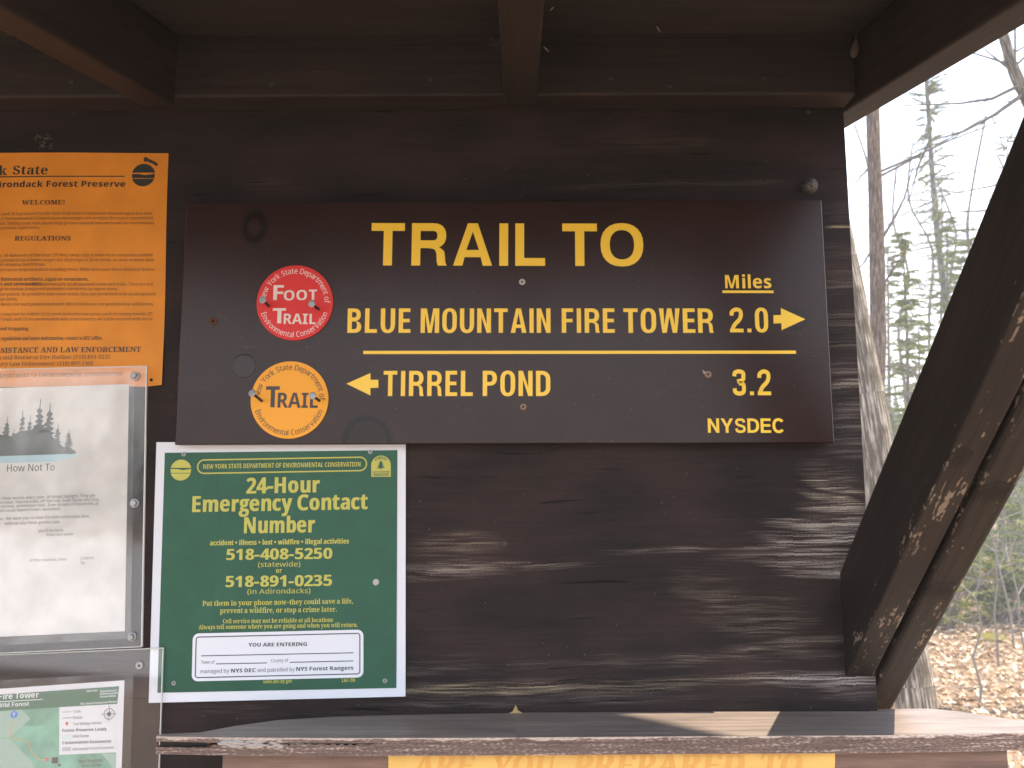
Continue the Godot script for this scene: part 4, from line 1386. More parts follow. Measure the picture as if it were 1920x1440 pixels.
func build_panes() -> void:
	var acrylic := mat(Color(1, 1, 1, 0.012), 0.05, 0.46)
	acrylic.transparency = BaseMaterial3D.TRANSPARENCY_ALPHA
	var film := mat(Color(0.97, 0.97, 0.96, 0.02), 0.06, 0.36)
	film.transparency = BaseMaterial3D.TRANSPARENCY_ALPHA
	var sawn := mat(lin(0.62, 0.62, 0.58), 0.35, 0.5)
	# --- the "How Not To" page
	var paper := thing("printed_page", "white printed page with a spruce silhouette behind the upper clear pane", "page", Vector3(0, 0, 0))
	var white := mat(lin(0.70, 0.67, 0.62), 0.75, 0.3)
	white.albedo_texture = worn_white(161, 0.08)
	white.uv1_scale = Vector3(3, 3, 1)
	var st := begin()
	var a := Vector2(-0.6256, 1.3429)
	var b := Vector2(-0.4292, 1.351)
	var c := Vector2(-0.44, 1.6249)
	var d := Vector2(-0.649, 1.6191)
	flat_into(st, PackedVector2Array([a, b, c, d]), 0.0072)
	commit("sheet", st, white, paper, false)
	st = begin()
	var z := 0.00735
	var silver := mat(lin(0.085, 0.09, 0.085), 0.6, 0.4)
	# spruce silhouettes on a shore
	var shore := Vector2(-0.4956, 1.5463)
	for s in [[10, 777, 15], [38, 766, 16], [53, 775, 13], [70, 745, 21], [89, 753, 20], [107, 793, 14], [128, 803, 14], [-12, 760, 20], [24, 800, 12], [-35, 790, 15]]:
		silhouette_into(st, shore.x + (s[0] - 143.5) * 0.000602, shore.y - 0.0012 - (143.5 - s[0]) * 0.0000105, (851.0 - s[1]) * 0.000602, s[2] * 0.000602, z)
	flat_into(st, PackedVector2Array([Vector2(-0.6183, 1.5421), Vector2(-0.4953, 1.546), Vector2(-0.4961, 1.5487), Vector2(-0.4998, 1.5505), Vector2(-0.5103, 1.5536), Vector2(-0.5206, 1.562), Vector2(-0.5285, 1.5718), Vector2(-0.54, 1.5797), Vector2(-0.548, 1.573), Vector2(-0.5601, 1.5718), Vector2(-0.5705, 1.5658), Vector2(-0.584, 1.5677), Vector2(-0.6199, 1.5617)]), z + 0.0001)
	commit("tree_print", st, silver, paper, false)
	st = begin()
	flat_into(st, PackedVector2Array([Vector2(-0.6177, 1.5346), Vector2(-0.5213, 1.5367), Vector2(-0.4951, 1.5421), Vector2(-0.4953, 1.546), Vector2(-0.6183, 1.5421)]), z)
	commit("water_print", st, mat(lin(0.40, 0.56, 0.60), 0.7, 0.3), paper, false)
	st = begin()
	text_into(st, "How Not To", "sans_regular", Vector2(-0.5721, 1.5258), Vector2(-0.5185, 1.5271), 0.0078, z)
	for r in [["people get lost in these woods every year. In broad daylight. They get", Vector2(-0.4706, 1.4975)], ["and hours later, they're miles off the trail. Even those who five", Vector2(-0.4667, 1.493)], ["are serious, sometimes fatal. Even dozens of hundreds of", Vector2(-0.4664, 1.4886)], ["lost souls haven't been recovered.", Vector2(-0.5086, 1.4828)],
		["scare you. We want you to have fun and come back alive.", Vector2(-0.4752, 1.4747)], ["without any these gentle rules", Vector2(-0.5088, 1.4683)], ["you'll be back.", Vector2(-0.5034, 1.4592)], ["food and water", Vector2(-0.4918, 1.455)], ["Control", Vector2(-0.4687, 1.4286)], ["of the markers, then", Vector2(-0.4983, 1.4273)], ["by", Vector2(-0.4779, 1.4237)]]:
		text_into(st, r[0], "sans_regular", r[1] - Vector2(0.1, 0.0028), r[1], 0.0034, z, 0.0, 0.95)
	commit("lettering", st, mat(lin(0.05, 0.05, 0.05), 0.6, 0.4), paper, false)
	# page sleeve
	st = begin()
	pane_into(st, [Vector2(-0.63, 1.3335), Vector2(-0.4219, 1.3432), Vector2(-0.4335, 1.6374), Vector2(-0.6554, 1.6307)], 0.0082, 0.0002, 0.0005, 0.00022)
	commit("plastic_sleeve", st, film, paper)
	# --- upper pane
	var t := thing("acrylic_pane", "clear acrylic pane screwed over the printed page and the orange notice's corner", "pane", Vector3(0, 0, 0))
	st = begin()
	var k := [Vector2(-0.6389, 1.3253), Vector2(-0.4078, 1.3352), Vector2(-0.4191, 1.6449), Vector2(-0.6664, 1.6402)]
	pane_into(st, k, 0.0096, 0.0025, 0.0006)
	commit("sheet", st, acrylic, t)
	st = begin()
	edge_into(st, k[1], k[2], 0.0096, 0.0026, 0.0012)
	edge_into(st, k[2], k[3], 0.0096, 0.0026, 0.0008)
	edge_into(st, k[0], k[1], 0.0096, 0.0026, 0.0008)
	commit("sawn_edge", st, sawn, t)
	for p in [Vector2(-0.4314, 1.6335), Vector2(-0.4237, 1.4903), Vector2(-0.4186, 1.3458)]:
		hex_screw(p, 0.0124, 0.0052, t)
	# --- the trail map
	var mp := thing("trail_map", "green trail map sheet with a legend behind the lower clear pane", "map", Vector3(0, 0, 0))
	st = begin()
	flat_into(st, PackedVector2Array([Vector2(-0.6373, 1.1201), Vector2(-0.4251, 1.1251), Vector2(-0.429, 1.2978), Vector2(-0.6518, 1.2836)]), 0.0016)
	var mwhite := mat(lin(0.74, 0.74, 0.74), 0.6, 0.4)
	commit("sheet", st, mwhite, mp, false)
	z = 0.00175
	st = begin()
	flat_into(st, PackedVector2Array([Vector2(-0.638, 1.1281), Vector2(-0.4313, 1.1332), Vector2(-0.4356, 1.2742), Vector2(-0.6499, 1.2612)]), z)
	var land := mat(lin(0.24, 0.52, 0.37), 0.6, 0.4)
	land.albedo_texture = worn_white(171, 0.14)
	land.uv1_scale = Vector3(4, 4, 1)
	commit("land_print", st, land, mp, false)
	M.marker_ink = mat(lin(0.72, 0.10, 0.10), 0.6, 0.4)
	M.easement = mat(lin(0.33, 0.47, 0.38), 0.6, 0.4)
	for p in [[Vector2(-0.6205, 1.2595), Vector2(-0.5407, 1.2677), Vector2(-0.5295, 1.2576), Vector2(-0.5513, 1.2376), Vector2(-0.6189, 1.24)], [Vector2(-0.6187, 1.2378), Vector2(-0.5513, 1.2371), Vector2(-0.5239, 1.2122), Vector2(-0.5097, 1.1739), Vector2(-0.6133, 1.174)], [Vector2(-0.4505, 1.222), Vector2(-0.4336, 1.2208), Vector2(-0.433, 1.201), Vector2(-0.44, 1.2109)]]:
		st = begin()
		flat_into(st, PackedVector2Array(p), z + 0.0001)
		commit("easement_print", st, M.easement, mp, false)
	st = begin()
	flat_into(st, PackedVector2Array([Vector2(-0.6498, 1.2606), Vector2(-0.4355, 1.2733), Vector2(-0.4345, 1.2916), Vector2(-0.6513, 1.2774)]), z + 0.0001)
	commit("title_bar", st, mat(lin(0.03, 0.15, 0.085), 0.5, 0.5), mp, false)
	st = begin()
	flat_into(st, PackedVector2Array([Vector2(-0.4955, 1.2199), Vector2(-0.4337, 1.2225), Vector2(-0.4355, 1.2728), Vector2(-0.4986, 1.2696)]), z + 0.0002)
	text_into(st, "Blue Mountain Fire Tower", "sans_bold", Vector2(-0.6306, 1.2749), Vector2(-0.5218, 1.28), 0.0061, z + 0.0003)
	text_into(st, "Blue Mountain Wild Forest", "sans_bold", Vector2(-0.6124, 1.2667), Vector2(-0.5319, 1.2713), 0.0045, z + 0.0003)
	line_into(st, Vector2(-0.6217, 1.2726), Vector2(-0.5169, 1.2779), 0.0008, z + 0.0003)
	text_into(st, "NEW YORK", "sans_bold", Vector2(-0.4695, 1.2855), Vector2(-0.4579, 1.2863), 0.0019, z + 0.0003)
	for r in [["Department of", Vector2(-0.4549, 1.2852), Vector2(-0.4368, 1.2862)], ["Environmental", Vector2(-0.4547, 1.2823), Vector2(-0.4358, 1.2836)], ["Conservation", Vector2(-0.4546, 1.2795), Vector2(-0.4374, 1.2806)], ["DEC Natural Resources Planner", Vector2(-0.4757, 1.272), Vector2(-0.4356, 1.2745)]]:
		text_into(st, r[0], "sans_bold", r[1], r[2], 0.0022, z + 0.0003)
	commit("white_print", st, mwhite, mp, false)
	st = begin()
	var blk := mat(lin(0.06, 0.065, 0.065), 0.6, 0.4)
	z = 0.0022
	line_into(st, Vector2(-0.4947, 1.2645), Vector2(-0.4851, 1.2649), 0.0004, z)
	line_into(st, Vector2(-0.4943, 1.2582), Vector2(-0.4847, 1.2586), 0.0006, z)
	for r in [["Trails", "sans_regular", Vector2(-0.483, 1.2637), Vector2(-0.4746, 1.2641), 4.6], ["Roads", "sans_regular", Vector2(-0.4826, 1.2572), Vector2(-0.4727, 1.2577), 4.6], ["Trail Mileage Marker", "sans_regular", Vector2(-0.4822, 1.2506), Vector2(-0.4508, 1.252), 4.6], ["Forest Preserve Lands", "sans_bold", Vector2(-0.4936, 1.2436), Vector2(-0.4455, 1.2452), 5.4],
		["Wild Forest", "sans_regular", Vector2(-0.4819, 1.2377), Vector2(-0.4642, 1.2384), 4.6], ["Conservation Easements", "sans_bold", Vector2(-0.4928, 1.2309), Vector2(-0.4395, 1.2325), 5.4], ["Adirondack Forest Easement", "sans_regular", Vector2(-0.4813, 1.2245), Vector2(-0.4362, 1.2264), 4.6], ["N", "sans_regular", Vector2(-0.4449, 1.2694), Vector2(-0.4429, 1.2695), 3.0], ["W", "sans_regular", Vector2(-0.4526, 1.2614), Vector2(-0.4505, 1.2614), 2.6], ["E", "sans_regular", Vector2(-0.4369, 1.2619), Vector2(-0.4357, 1.2619), 2.6], ["S", "sans_regular", Vector2(-0.444, 1.2541), Vector2(-0.4425, 1.2542), 2.6],
		["Blue Mountain", "serif_regular", Vector2(-0.4735, 1.2116), Vector2(-0.4476, 1.2132), 5.0], ["Wild Forest", "serif_regular", Vector2(-0.4704, 1.2072), Vector2(-0.4485, 1.2082), 5.0]]:
		text_into(st, r[0], r[1], r[2], r[3], r[4] * 0.000606, z)
	var cc := Vector2(-0.4436, 1.2625)
	strip_into(st, Array(disc_pts(cc, 0.006, 24)) + [cc + Vector2(0.006, 0)], Array(disc_pts(cc, 0.0053, 24)) + [cc + Vector2(0.0053, 0)], z)
	for i in 8:
		var dr := Vector2.from_angle(TAU * i / 8.0)
		var l := 0.0075 if i % 2 == 0 else 0.0048
		flat_into(st, PackedVector2Array([cc + dr * l, cc + dr.orthogonal() * 0.0007, cc - dr.orthogonal() * 0.0007]), z + 0.00008)
	flat_into(st, PackedVector2Array([Vector2(-0.503, 1.2111), Vector2(-0.4961, 1.2113), Vector2(-0.4963, 1.2177), Vector2(-0.5032, 1.2174)]), z)
	flat_into(st, disc_pts(Vector2(-0.4945, 1.2094), 0.0013, 12), z)
	commit("black_print", st, blk, mp, false)
	st = begin()
	flat_into(st, PackedVector2Array([Vector2(-0.4934, 1.2364), Vector2(-0.4837, 1.2368), Vector2(-0.4839, 1.2411), Vector2(-0.4935, 1.2407)]), z)
	commit("legend_swatch", st, mat(lin(0.60, 0.74, 0.66), 0.6, 0.4), mp, false)
	st = begin()
	flat_into(st, PackedVector2Array([Vector2(-0.4925, 1.2237), Vector2(-0.4829, 1.2241), Vector2(-0.4831, 1.2282), Vector2(-0.4927, 1.2279)]), z)
	commit("legend_swatch", st, mat(lin(0.48, 0.48, 0.49), 0.6, 0.4), mp, false)
	st = begin()
	flat_into(st, disc_pts(Vector2(-0.4892, 1.2528), 0.0017, 14), z)
	flat_into(st, PackedVector2Array([Vector2(-0.4902, 1.2522), Vector2(-0.488, 1.2522), Vector2(-0.489, 1.2497)]), z + 0.0001)
	commit("marker_print", st, M.marker_ink, mp, false)
	st = begin()
	flat_into(st, disc_pts(Vector2(-0.5082, 1.2152), 0.0017, 14), z)
	commit("marker_print", st, M.marker_ink, mp, false)
	st = begin()
	var path := [Vector2(-0.5479, 1.2549), Vector2(-0.5516, 1.2499), Vector2(-0.5501, 1.2443), Vector2(-0.549, 1.2376), Vector2(-0.5448, 1.2365), Vector2(-0.5396, 1.2365), Vector2(-0.5337, 1.2348), Vector2(-0.5294, 1.2315), Vector2(-0.5268, 1.2276), Vector2(-0.5259, 1.2232), Vector2(-0.5216, 1.2199), Vector2(-0.5172, 1.2155), Vector2(-0.5085, 1.2149)]
	for i in path.size() - 1:
		for s in 4:
			line_into(st, path[i].lerp(path[i + 1], s / 4.0), path[i].lerp(path[i + 1], (s + 0.6) / 4.0), 0.0013, z + 0.0001)
	commit("trail_print", st, mat(lin(0.70, 0.38, 0.20), 0.6, 0.4), mp, false)
	st = begin()
	flat_into(st, disc_pts(Vector2(-0.5476, 1.2621), 0.0038, 20), z)
	var tw := commit("tower_symbol", st, mat(lin(0.05, 0.22, 0.62), 0.6, 0.4), mp, false)
	st = begin()
	text_into(st, "T", "sans_bold", Vector2(-0.5489, 1.2604), Vector2(-0.546, 1.2604), 0.0036, z + 0.0002)
	commit("tower_letter", st, mwhite, tw, false)
	st = begin()
	pane_into(st, [Vector2(-0.6366, 1.1205), Vector2(-0.4144, 1.1255), Vector2(-0.4191, 1.3058), Vector2(-0.6521, 1.2939)], 0.0034, 0.0002, 0.0003, 0.00012)
	commit("plastic_sleeve", st, film, mp)
	# --- lower pane, lapping over the green sign
	var t2 := thing("acrylic_pane", "clear acrylic pane screwed over the green trail map, lapping the emergency sign's edge", "pane", Vector3(0, 0, 0))
	st = begin()
	var k2 := [Vector2(-0.633, 1.1114), Vector2(-0.3823, 1.1111), Vector2(-0.3857, 1.3331), Vector2(-0.6518, 1.3227)]
	pane_into(st, k2, 0.0062, 0.0022, 0.0004)
	commit("sheet", st, acrylic, t2)
	st = begin()
	edge_into(st, k2[1], k2[2], 0.0062, 0.0023, 0.0009)
	edge_into(st, k2[2], k2[3], 0.0062, 0.0023, 0.0008)
	commit("sawn_edge", st, sawn, t2)
	screw("screw", Vector2(-0.4106, 1.3147), 0.0085, 0.0040, M.pale_screw, t2)

func silhouette_into(st: SurfaceTool, x: float, y: float, h: float, wd: float, z: float) -> void:
	# a printed spruce: leader, drooping ragged boughs
	flat_into(st, PackedVector2Array([Vector2(x - wd * 0.14, y), Vector2(x + wd * 0.14, y), Vector2(x + wd * 0.03, y + h), Vector2(x - wd * 0.03, y + h)]), z)
	var n := 9
	for k in n:
		var f := float(k) / n
		var yy := y + h * (0.06 + 0.82 * f)
		for s in [-1.0, 1.0]:
			var l: float = wd * (1.0 - 0.78 * f) * rng.randf_range(0.65, 1.15)
			var th: float = h * rng.randf_range(0.055, 0.10)
			flat_into(st, PackedVector2Array([Vector2(x, yy + th), Vector2(x + s * l * 0.6, yy + th * 0.2), Vector2(x + s * l, yy + th * rng.randf_range(-0.5, 0.5)), Vector2(x + s * l * 0.55, yy - th * 0.7), Vector2(x, yy - th * 0.2)]), z + 0.00001 * (k * 2 + s + 1))

func build_prepared_sign() -> void:
	var t := thing("preparedness_sign", "yellow sign asking ARE YOU PREPARED on the register box under the shelf", "sign", Vector3(0, 0, 0))
	var zf := 0.0846
	var st := begin()
	prism_into(st, PackedVector2Array([Vector2(-0.124, 1.1714), Vector2(0.3103, 1.1727), Vector2(0.316, 1.2458), Vector2(-0.1262, 1.2456)]), 0.0824, zf)
	var yel := mat(lin(0.86, 0.52, 0.13), 0.45, 0.5)
	yel.albedo_texture = worn_white(181, 0.06)
	yel.uv1_scale = Vector3(3, 3, 1)
	commit("panel", st, yel, t)
	st = begin()
	var h: float = 0.0222
	for r in [["ARE", Vector2(-0.0995, 1.222), Vector2(-0.0389, 1.2219)], ["YOU", Vector2(-0.0221, 1.2218), Vector2(0.0411, 1.2222)], ["PREPARED", Vector2(0.0584, 1.2222), Vector2(0.2278, 1.2224)], ["TO", Vector2(0.2425, 1.2224), Vector2(0.2845, 1.2223)]]:
		text_into(st, r[0], "serif_black", r[1] - Vector2(0.004, 0), r[2] - Vector2(0.004, 0), h, zf + 0.0003, 0.2)
	commit("lettering", st, mat(lin(0.72, 0.36, 0.075), 0.45, 0.5), t, false)

func build_debris() -> void:
	# cocoon hanging in the corner of the end rafter
	var st := begin()
	var c := Vector3(0.3874, 1.9986, 0.06)
	tube_into(st, [Vector3(c.x + 0.004, c.y + 0.022, c.z), Vector3(c.x + 0.002, c.y + 0.013, c.z), Vector3(c.x + 0.001, c.y + 0.004, c.z), Vector3(c.x - 0.001, c.y - 0.004, c.z), Vector3(c.x - 0.002, c.y - 0.009, c.z), Vector3(c.x - 0.002, c.y - 0.011, c.z)], [0.0003, 0.0008, 0.0042, 0.0052, 0.0035, 0.0005], 9)
	var silk := mat(lin(0.11, 0.09, 0.08), 0.95, 0.2)
	bump(silk, tile_noise(191, 128, 128, 0.1, 3), 0.08)
	silk.uv1_triplanar = true
	silk.uv1_scale = Vector3(40, 40, 40)
	tag(commit("cocoon", st, silk, null), "small pale cocoon hanging where header meets end rafter", "cocoon")
	# web rags
	var web := mat(lin(0.13, 0.115, 0.095), 0.9, 0.2)
	for w in [[Vector3(-0.5595, 1.9167, 0.001), 0.011, "tattered web clump stuck to the wall above the orange notice"], [Vector3(-0.0183, 2.0194, 0.038), 0.007, "wisp of old web on the header beside the middle rafter"]]:
		st = begin()
		for i in 26:
			var p: Vector3 = w[0] + Vector3(rng.randf_range(-1, 1) * w[1], rng.randf_range(-1, 1) * w[1] * 0.8, 0.001)
			var q = p + Vector3(rng.randf_range(-1, 1), rng.randf_range(-1, 1), rng.randf_range(0.0, 0.5)) * w[1] * 0.7
			tube_into(st, [p, (p + q) * 0.5 + Vector3(0, 0, rng.randf_range(0.001, 0.004)), q], [0.0003, 0.0006, 0.0001], 4)
		tag(commit("cobweb", st, web, null), w[2], "cobweb")
	# bud scales caught on the middle rafter
	var husk := mat(lin(0.42, 0.38, 0.32), 0.8, 0.3)
	for f in [[Vector3(0.0425, 2.0138, 0.12), 0.8, "pale bud scale caught high on the middle rafter's edge"], [Vector3(0.0366, 1.9918, 0.075), 2.4, "pale bud scale caught low on the middle rafter's edge"], [Vector3(0.1649, 2.0242, 0.06), 2.2, "pale husk fleck stuck to the roof board"]]:
		st = begin()
		var d := Vector3(cos(f[1]), sin(f[1]), 0.2) * 0.0045
		tube_into(st, [f[0] - d, f[0], f[0] + d], [0.0003, 0.0009, 0.0002], 5)
		tag(commit("bud_scale", st, husk, null), f[2], "bud scale")
	# a dry leaf tip standing between shelf and wall
	st = begin()
	var lt := Vector3(-0.0003, 1.2657, 0.006)
	var y0 := 1.2635
	for s in [[Vector3(-0.007, 0, 0.002), Vector3(0.0085, 0, 0.003), Vector3(0.0015, 0.0035, 0.002)], [Vector3(-0.003, 0.0012, 0.0022), Vector3(0.004, 0.001, 0.0026), Vector3(0.0005, 0.0085, 0.0012)]]:
		for p in s:
			st.add_vertex(Vector3(lt.x, y0, 0.004) + p)
	tag(commit("dry_leaf", st, mat(lin(0.42, 0.29, 0.12), 0.8, 0.3), null), "curled dry leaf tip lying on the shelf against the wall", "leaf")

# ---------------------------------------------------------------- the woods
func bark_texture(seed_n: int, c0: Vector3, c1: Vector3) -> Array:
	var w := 512
	var h := 512
	var ridge := noise_bytes(seed_n, w, h, 0.03, 1, 7, 4)
	var fine := noise_bytes(seed_n + 1, w, h, 0.12, 1, 3, 3)
	var blot := noise_bytes(seed_n + 2, w, h, 0.01, 1, 1, 3)
	var d := PackedByteArray()
	d.resize(w * h * 3)
	var b := PackedByteArray()
	b.resize(w * h)
	for i in w * h:
		var r := clampf((ridge[i] - 90.0) / 90.0, 0.0, 1.0)
		var f := (fine[i] - 128.0) / 128.0
		var k := clampf(r * 0.8 + 0.25 * f + (blot[i] - 128.0) / 300.0, 0.0, 1.0)
		var c := c0.lerp(c1, k)
		d[i * 3] = clampi(int(c.x), 0, 255)
		d[i * 3 + 1] = clampi(int(c.y), 0, 255)
		d[i * 3 + 2] = clampi(int(c.z), 0, 255)
		b[i] = clampi(int(r * 190.0 + f * 40.0 + 30.0), 0, 255)
	return [rgb_texture(w, h, d), grey_texture(w, h, b)]

func forest_materials() -> void:
	M.bark = textured(bark_texture(201, Vector3(84, 74, 64), Vector3(172, 160, 144)), 0.9, 1.0, 0.2)
	M.bark.uv1_scale = Vector3(2.6, 1.5, 1)
	M.pale_bark = textured(bark_texture(221, Vector3(104, 93, 80), Vector3(198, 186, 168)), 0.9, 1.0, 0.2)
	M.pale_bark.uv1_scale = Vector3(2.6, 1.5, 1)
	M.red_bark = textured(bark_texture(211, Vector3(96, 80, 68), Vector3(176, 156, 138)), 0.9, 1.0, 0.2)
	M.red_bark.uv1_scale = Vector3(4, 1.6, 1)
	M.twig = mat(lin(0.16, 0.135, 0.115), 0.9, 0.2)
	M.pale_twig = mat(lin(0.22, 0.19, 0.16), 0.9, 0.2)
	for n in [["needle", 0.055, 0.085, 0.03], ["needle_pale", 0.10, 0.125, 0.045]]:
		var m := mat(lin(n[1], n[2], n[3]), 0.75, 0.3)
		m.backlight_enabled = true
		m.backlight = lin(n[1] * 0.8, n[2] * 0.9, n[3] * 0.6)
		m.vertex_color_use_as_albedo = true
		m.albedo_color = Color.WHITE
		M[n[0]] = m
	M.needle_colour = Vector3(0.055, 0.085, 0.03)

func limb_into(st: SurfaceTool, p: Vector3, d: Vector3, l: float, r: float, depth: int) -> void:
	var pts: Array = [p]
	var rad: Array = [r]
	var q := p
	var dir := d
	var n := 4
	for i in n:
		dir = (dir + Vector3(rng.randf_range(-1, 1), rng.randf_range(-0.6, 0.9), rng.randf_range(-1, 1)) * 0.16).normalized()
		q += dir * l / n
		pts.append(q)
		rad.append(maxf(r * (1.0 - 0.8 * (i + 1) / n), 0.0012))
		if depth > 0 and i > 0:
			for s in rng.randi_range(1, 2):
				var side := Vector3(rng.randf_range(-1, 1), rng.randf_range(-0.2, 0.7), rng.randf_range(-1, 1)).normalized()
				limb_into(st, q, (dir * 0.7 + side).normalized(), l * rng.randf_range(0.3, 0.55), rad[-1] * 0.6, depth - 1)
	tube_into(st, pts, rad, 5 if r > 0.012 else 4)

func trunk_into(st: SurfaceTool, pts: Array, r0: float, r1: float, sides := 14) -> void:
	var sm: Array = []
	var rad: Array = []
	var n := pts.size() - 1
	for i in n:
		for k in 4:
			var t := k / 4.0
			sm.append((pts[i] as Vector3).cubic_interpolate(pts[i + 1], pts[maxi(i - 1, 0)], pts[mini(i + 2, n)], t))
	sm.append(pts[n])
	for i in sm.size():
		var f := float(i) / (sm.size() - 1)
		rad.append(lerpf(r0, r1, f) * (1.0 + 0.45 * exp(-f * 14.0)) * (1.0 + rng.randf_range(-0.05, 0.05)))
	tube_into(st, sm, rad, sides)

func bare_tree(label: String, pts: Array, r0: float, r1: float, bark: Material, limbs: Array, extra: int, group := "") -> Node3D:
	# pts: trunk from root to top; limbs: [point list, radius]; extra: random limbs in the upper trunk
	var at: Vector3 = pts[0]
	var t := thing("bare_tree", label, "tree", at, group)
	var own: Array = []
	for p in pts: own.append(p - at)
	own[0] = own[0] - Vector3(0, 0.12, 0)
	var st := begin()
	trunk_into(st, own, r0, r1)
	commit("trunk", st, bark, t)
	st = begin()
	for l in limbs:
		var q: Array = []
		var rr: Array = []
		for i in l[0].size():
			q.append(l[0][i] - at)
			rr.append(l[1] * (1.0 - 0.75 * i / maxf(1.0, l[0].size() - 1)))
			if i > 0:
				for s in 2:
					var d = (Vector3(rng.randf_range(-1, 1), rng.randf_range(-0.5, 0.8), rng.randf_range(-0.4, 0.4)) + (l[0][i] - l[0][i - 1]).normalized() * 0.7).normalized()
					limb_into(st, q[-1].lerp(q[-2], rng.randf()), d, rng.randf_range(0.12, 0.4), rr[-1] * 0.5, 1)
		tube_into(st, q, rr, 6)
	for k in extra:
		var f := rng.randf_range(0.45, 0.98)
		var i := f * (own.size() - 1)
		var p: Vector3 = own[int(i)].lerp(own[mini(int(i) + 1, own.size() - 1)], i - int(i))
		var an := rng.randf() * TAU
		limb_into(st, p, Vector3(cos(an), rng.randf_range(0.15, 0.9), sin(an)).normalized(), rng.randf_range(0.8, 2.2) * (1.3 - f * 0.5), lerpf(r0, r1, f) * 0.22, 2)
	if limbs.size() + extra > 0:
		commit("crown", st, M.twig, t)
	return t

func spray_into(st: SurfaceTool, p: Vector3, d: Vector3, l: float, n: int, col: Vector3, fat := 1.0) -> void:
	# a bough of needles: many thin slips along a drooping twig
	for i in n:
		var f := (i + rng.randf()) / n
		var o := p + d * l * f + Vector3(0, -0.12 * l * f * f, 0)
		var side := Vector3(rng.randf_range(-1, 1), rng.randf_range(-0.45, 0.45), rng.randf_range(-1, 1)).normalized()
		var dir := (side + d * 0.7).normalized()
		var s := rng.randf_range(0.035, 0.075) * (1.15 - 0.5 * f) * fat
		var w := dir.cross(Vector3(rng.randf_range(-1, 1), rng.randf_range(-1, 1), rng.randf_range(-1, 1))).normalized() * s * 0.12
		var k := rng.randf_range(0.6, 1.45)
		st.set_color(Color(col.x * k * rng.randf_range(0.9, 1.3), col.y * k, col.z * k))
		for v in [o - w, o + w * 1.2 + dir * s * 0.5, o + dir * s]:
			st.add_vertex(v)

func conifer(label: String, pts: Array, r0: float, r1: float, low: float, reach: float, whorls: int, slips: int, col: Vector3, group := "") -> Node3D:
	var at: Vector3 = pts[0]
	var t := thing("conifer", label, "tree", at, group)
	var own: Array = []
	for p in pts: own.append(p - at)
	own[0] = own[0] - Vector3(0, 0.12, 0)
	var st := begin()
	trunk_into(st, own, r0, r1, 9)
	commit("trunk", st, M.bark, t)
	st = begin()
	var sb := begin()
	for k in whorls:
		var f := lerpf(low, 0.99, (k + rng.randf()) / whorls)
		var i := f * (own.size() - 1)
		var p: Vector3 = own[int(i)].lerp(own[mini(int(i) + 1, own.size() - 1)], i - int(i))
		for b in rng.randi_range(2, 4):
			var an := rng.randf() * TAU
			var l := reach * (1.05 - 0.8 * (f - low) / (1.0 - low)) * rng.randf_range(0.4, 1.1)
			var d := Vector3(cos(an), rng.randf_range(-0.2, 0.3), sin(an)).normalized()
			tube_into(sb, [p, p + d * l * 0.6 - Vector3(0, 0.03 * l, 0), p + d * l - Vector3(0, 0.12 * l, 0)], [0.012, 0.006, 0.002], 4)
			spray_into(st, p + d * l * 0.2, d, l * 0.85, slips, col)
	commit("crown", st, M.needle, t)
	commit("boughs", sb, M.twig, t)
	return t

func shrub(label: String, at: Vector3, high: float, wide: float, stems: int, slips: int, col: Vector3, group: String) -> Node3D:
	var t := thing("evergreen_shrub", label, "shrub", at, group)
	var st := begin()
	var sb := begin()
	for k in stems:
		var an := rng.randf() * TAU
		var top := Vector3(cos(an) * wide * rng.randf(), high * rng.randf_range(0.4, 1.0), sin(an) * wide * rng.randf())
		var foot := Vector3(rng.randf_range(-0.1, 0.1), -0.05, rng.randf_range(-0.1, 0.1))
		tube_into(sb, [foot, foot.lerp(top, 0.5) + Vector3(rng.randf_range(-0.1, 0.1), 0.05, 0), top], [0.014, 0.009, 0.003], 5)
		for j in 7:
			var p := foot.lerp(top, rng.randf_range(0.15, 1.0))
			var a2 := rng.randf() * TAU
			var d := Vector3(cos(a2), rng.randf_range(-0.3, 0.5), sin(a2)).normalized()
			spray_into(st, p, d, rng.randf_range(0.25, 0.6), slips, col, 0.8)
	commit("foliage", st, M.needle, t)
	commit("stem", sb, M.pale_twig, t)
	return t

func sapling(label: String, at: Vector3, high: float, lean: Vector3, group: String) -> void:
	var t := thing("sapling", label, "sapling", at, group)
	var st := begin()
	var q: Array = [Vector3(0, -0.08, 0)]
	var rr: Array = [0.011]
	for i in 6:
		q.append(q[-1] + Vector3(0, high / 6.0, 0) + lean * high / 6.0 + Vector3(rng.randf_range(-0.05, 0.05), 0, rng.randf_range(-0.05, 0.05)))
		rr.append(0.011 * (1.0 - 0.14 * (i + 1)))
	tube_into(st, q, rr, 6)
	commit("stem", st, M.pale_twig, t)
	st = begin()
	for i in range(1, q.size()):
		for s in 2:
			var an := rng.randf() * TAU
			limb_into(st, q[i], Vector3(cos(an), rng.randf_range(0.0, 0.9), sin(an)).normalized(), rng.randf_range(0.2, 0.7), 0.0035, 1)
	commit("twigs", st, M.pale_twig, t)

func ground_y(x: float, z: float) -> float:
	return 0.05 * sin(x * 0.7 + 1.0) * sin(z * 0.55) * smoothstep(1.5, 4.0, Vector2(x, z).length()) + 0.02 * maxf(0.0, -z - 6.0)

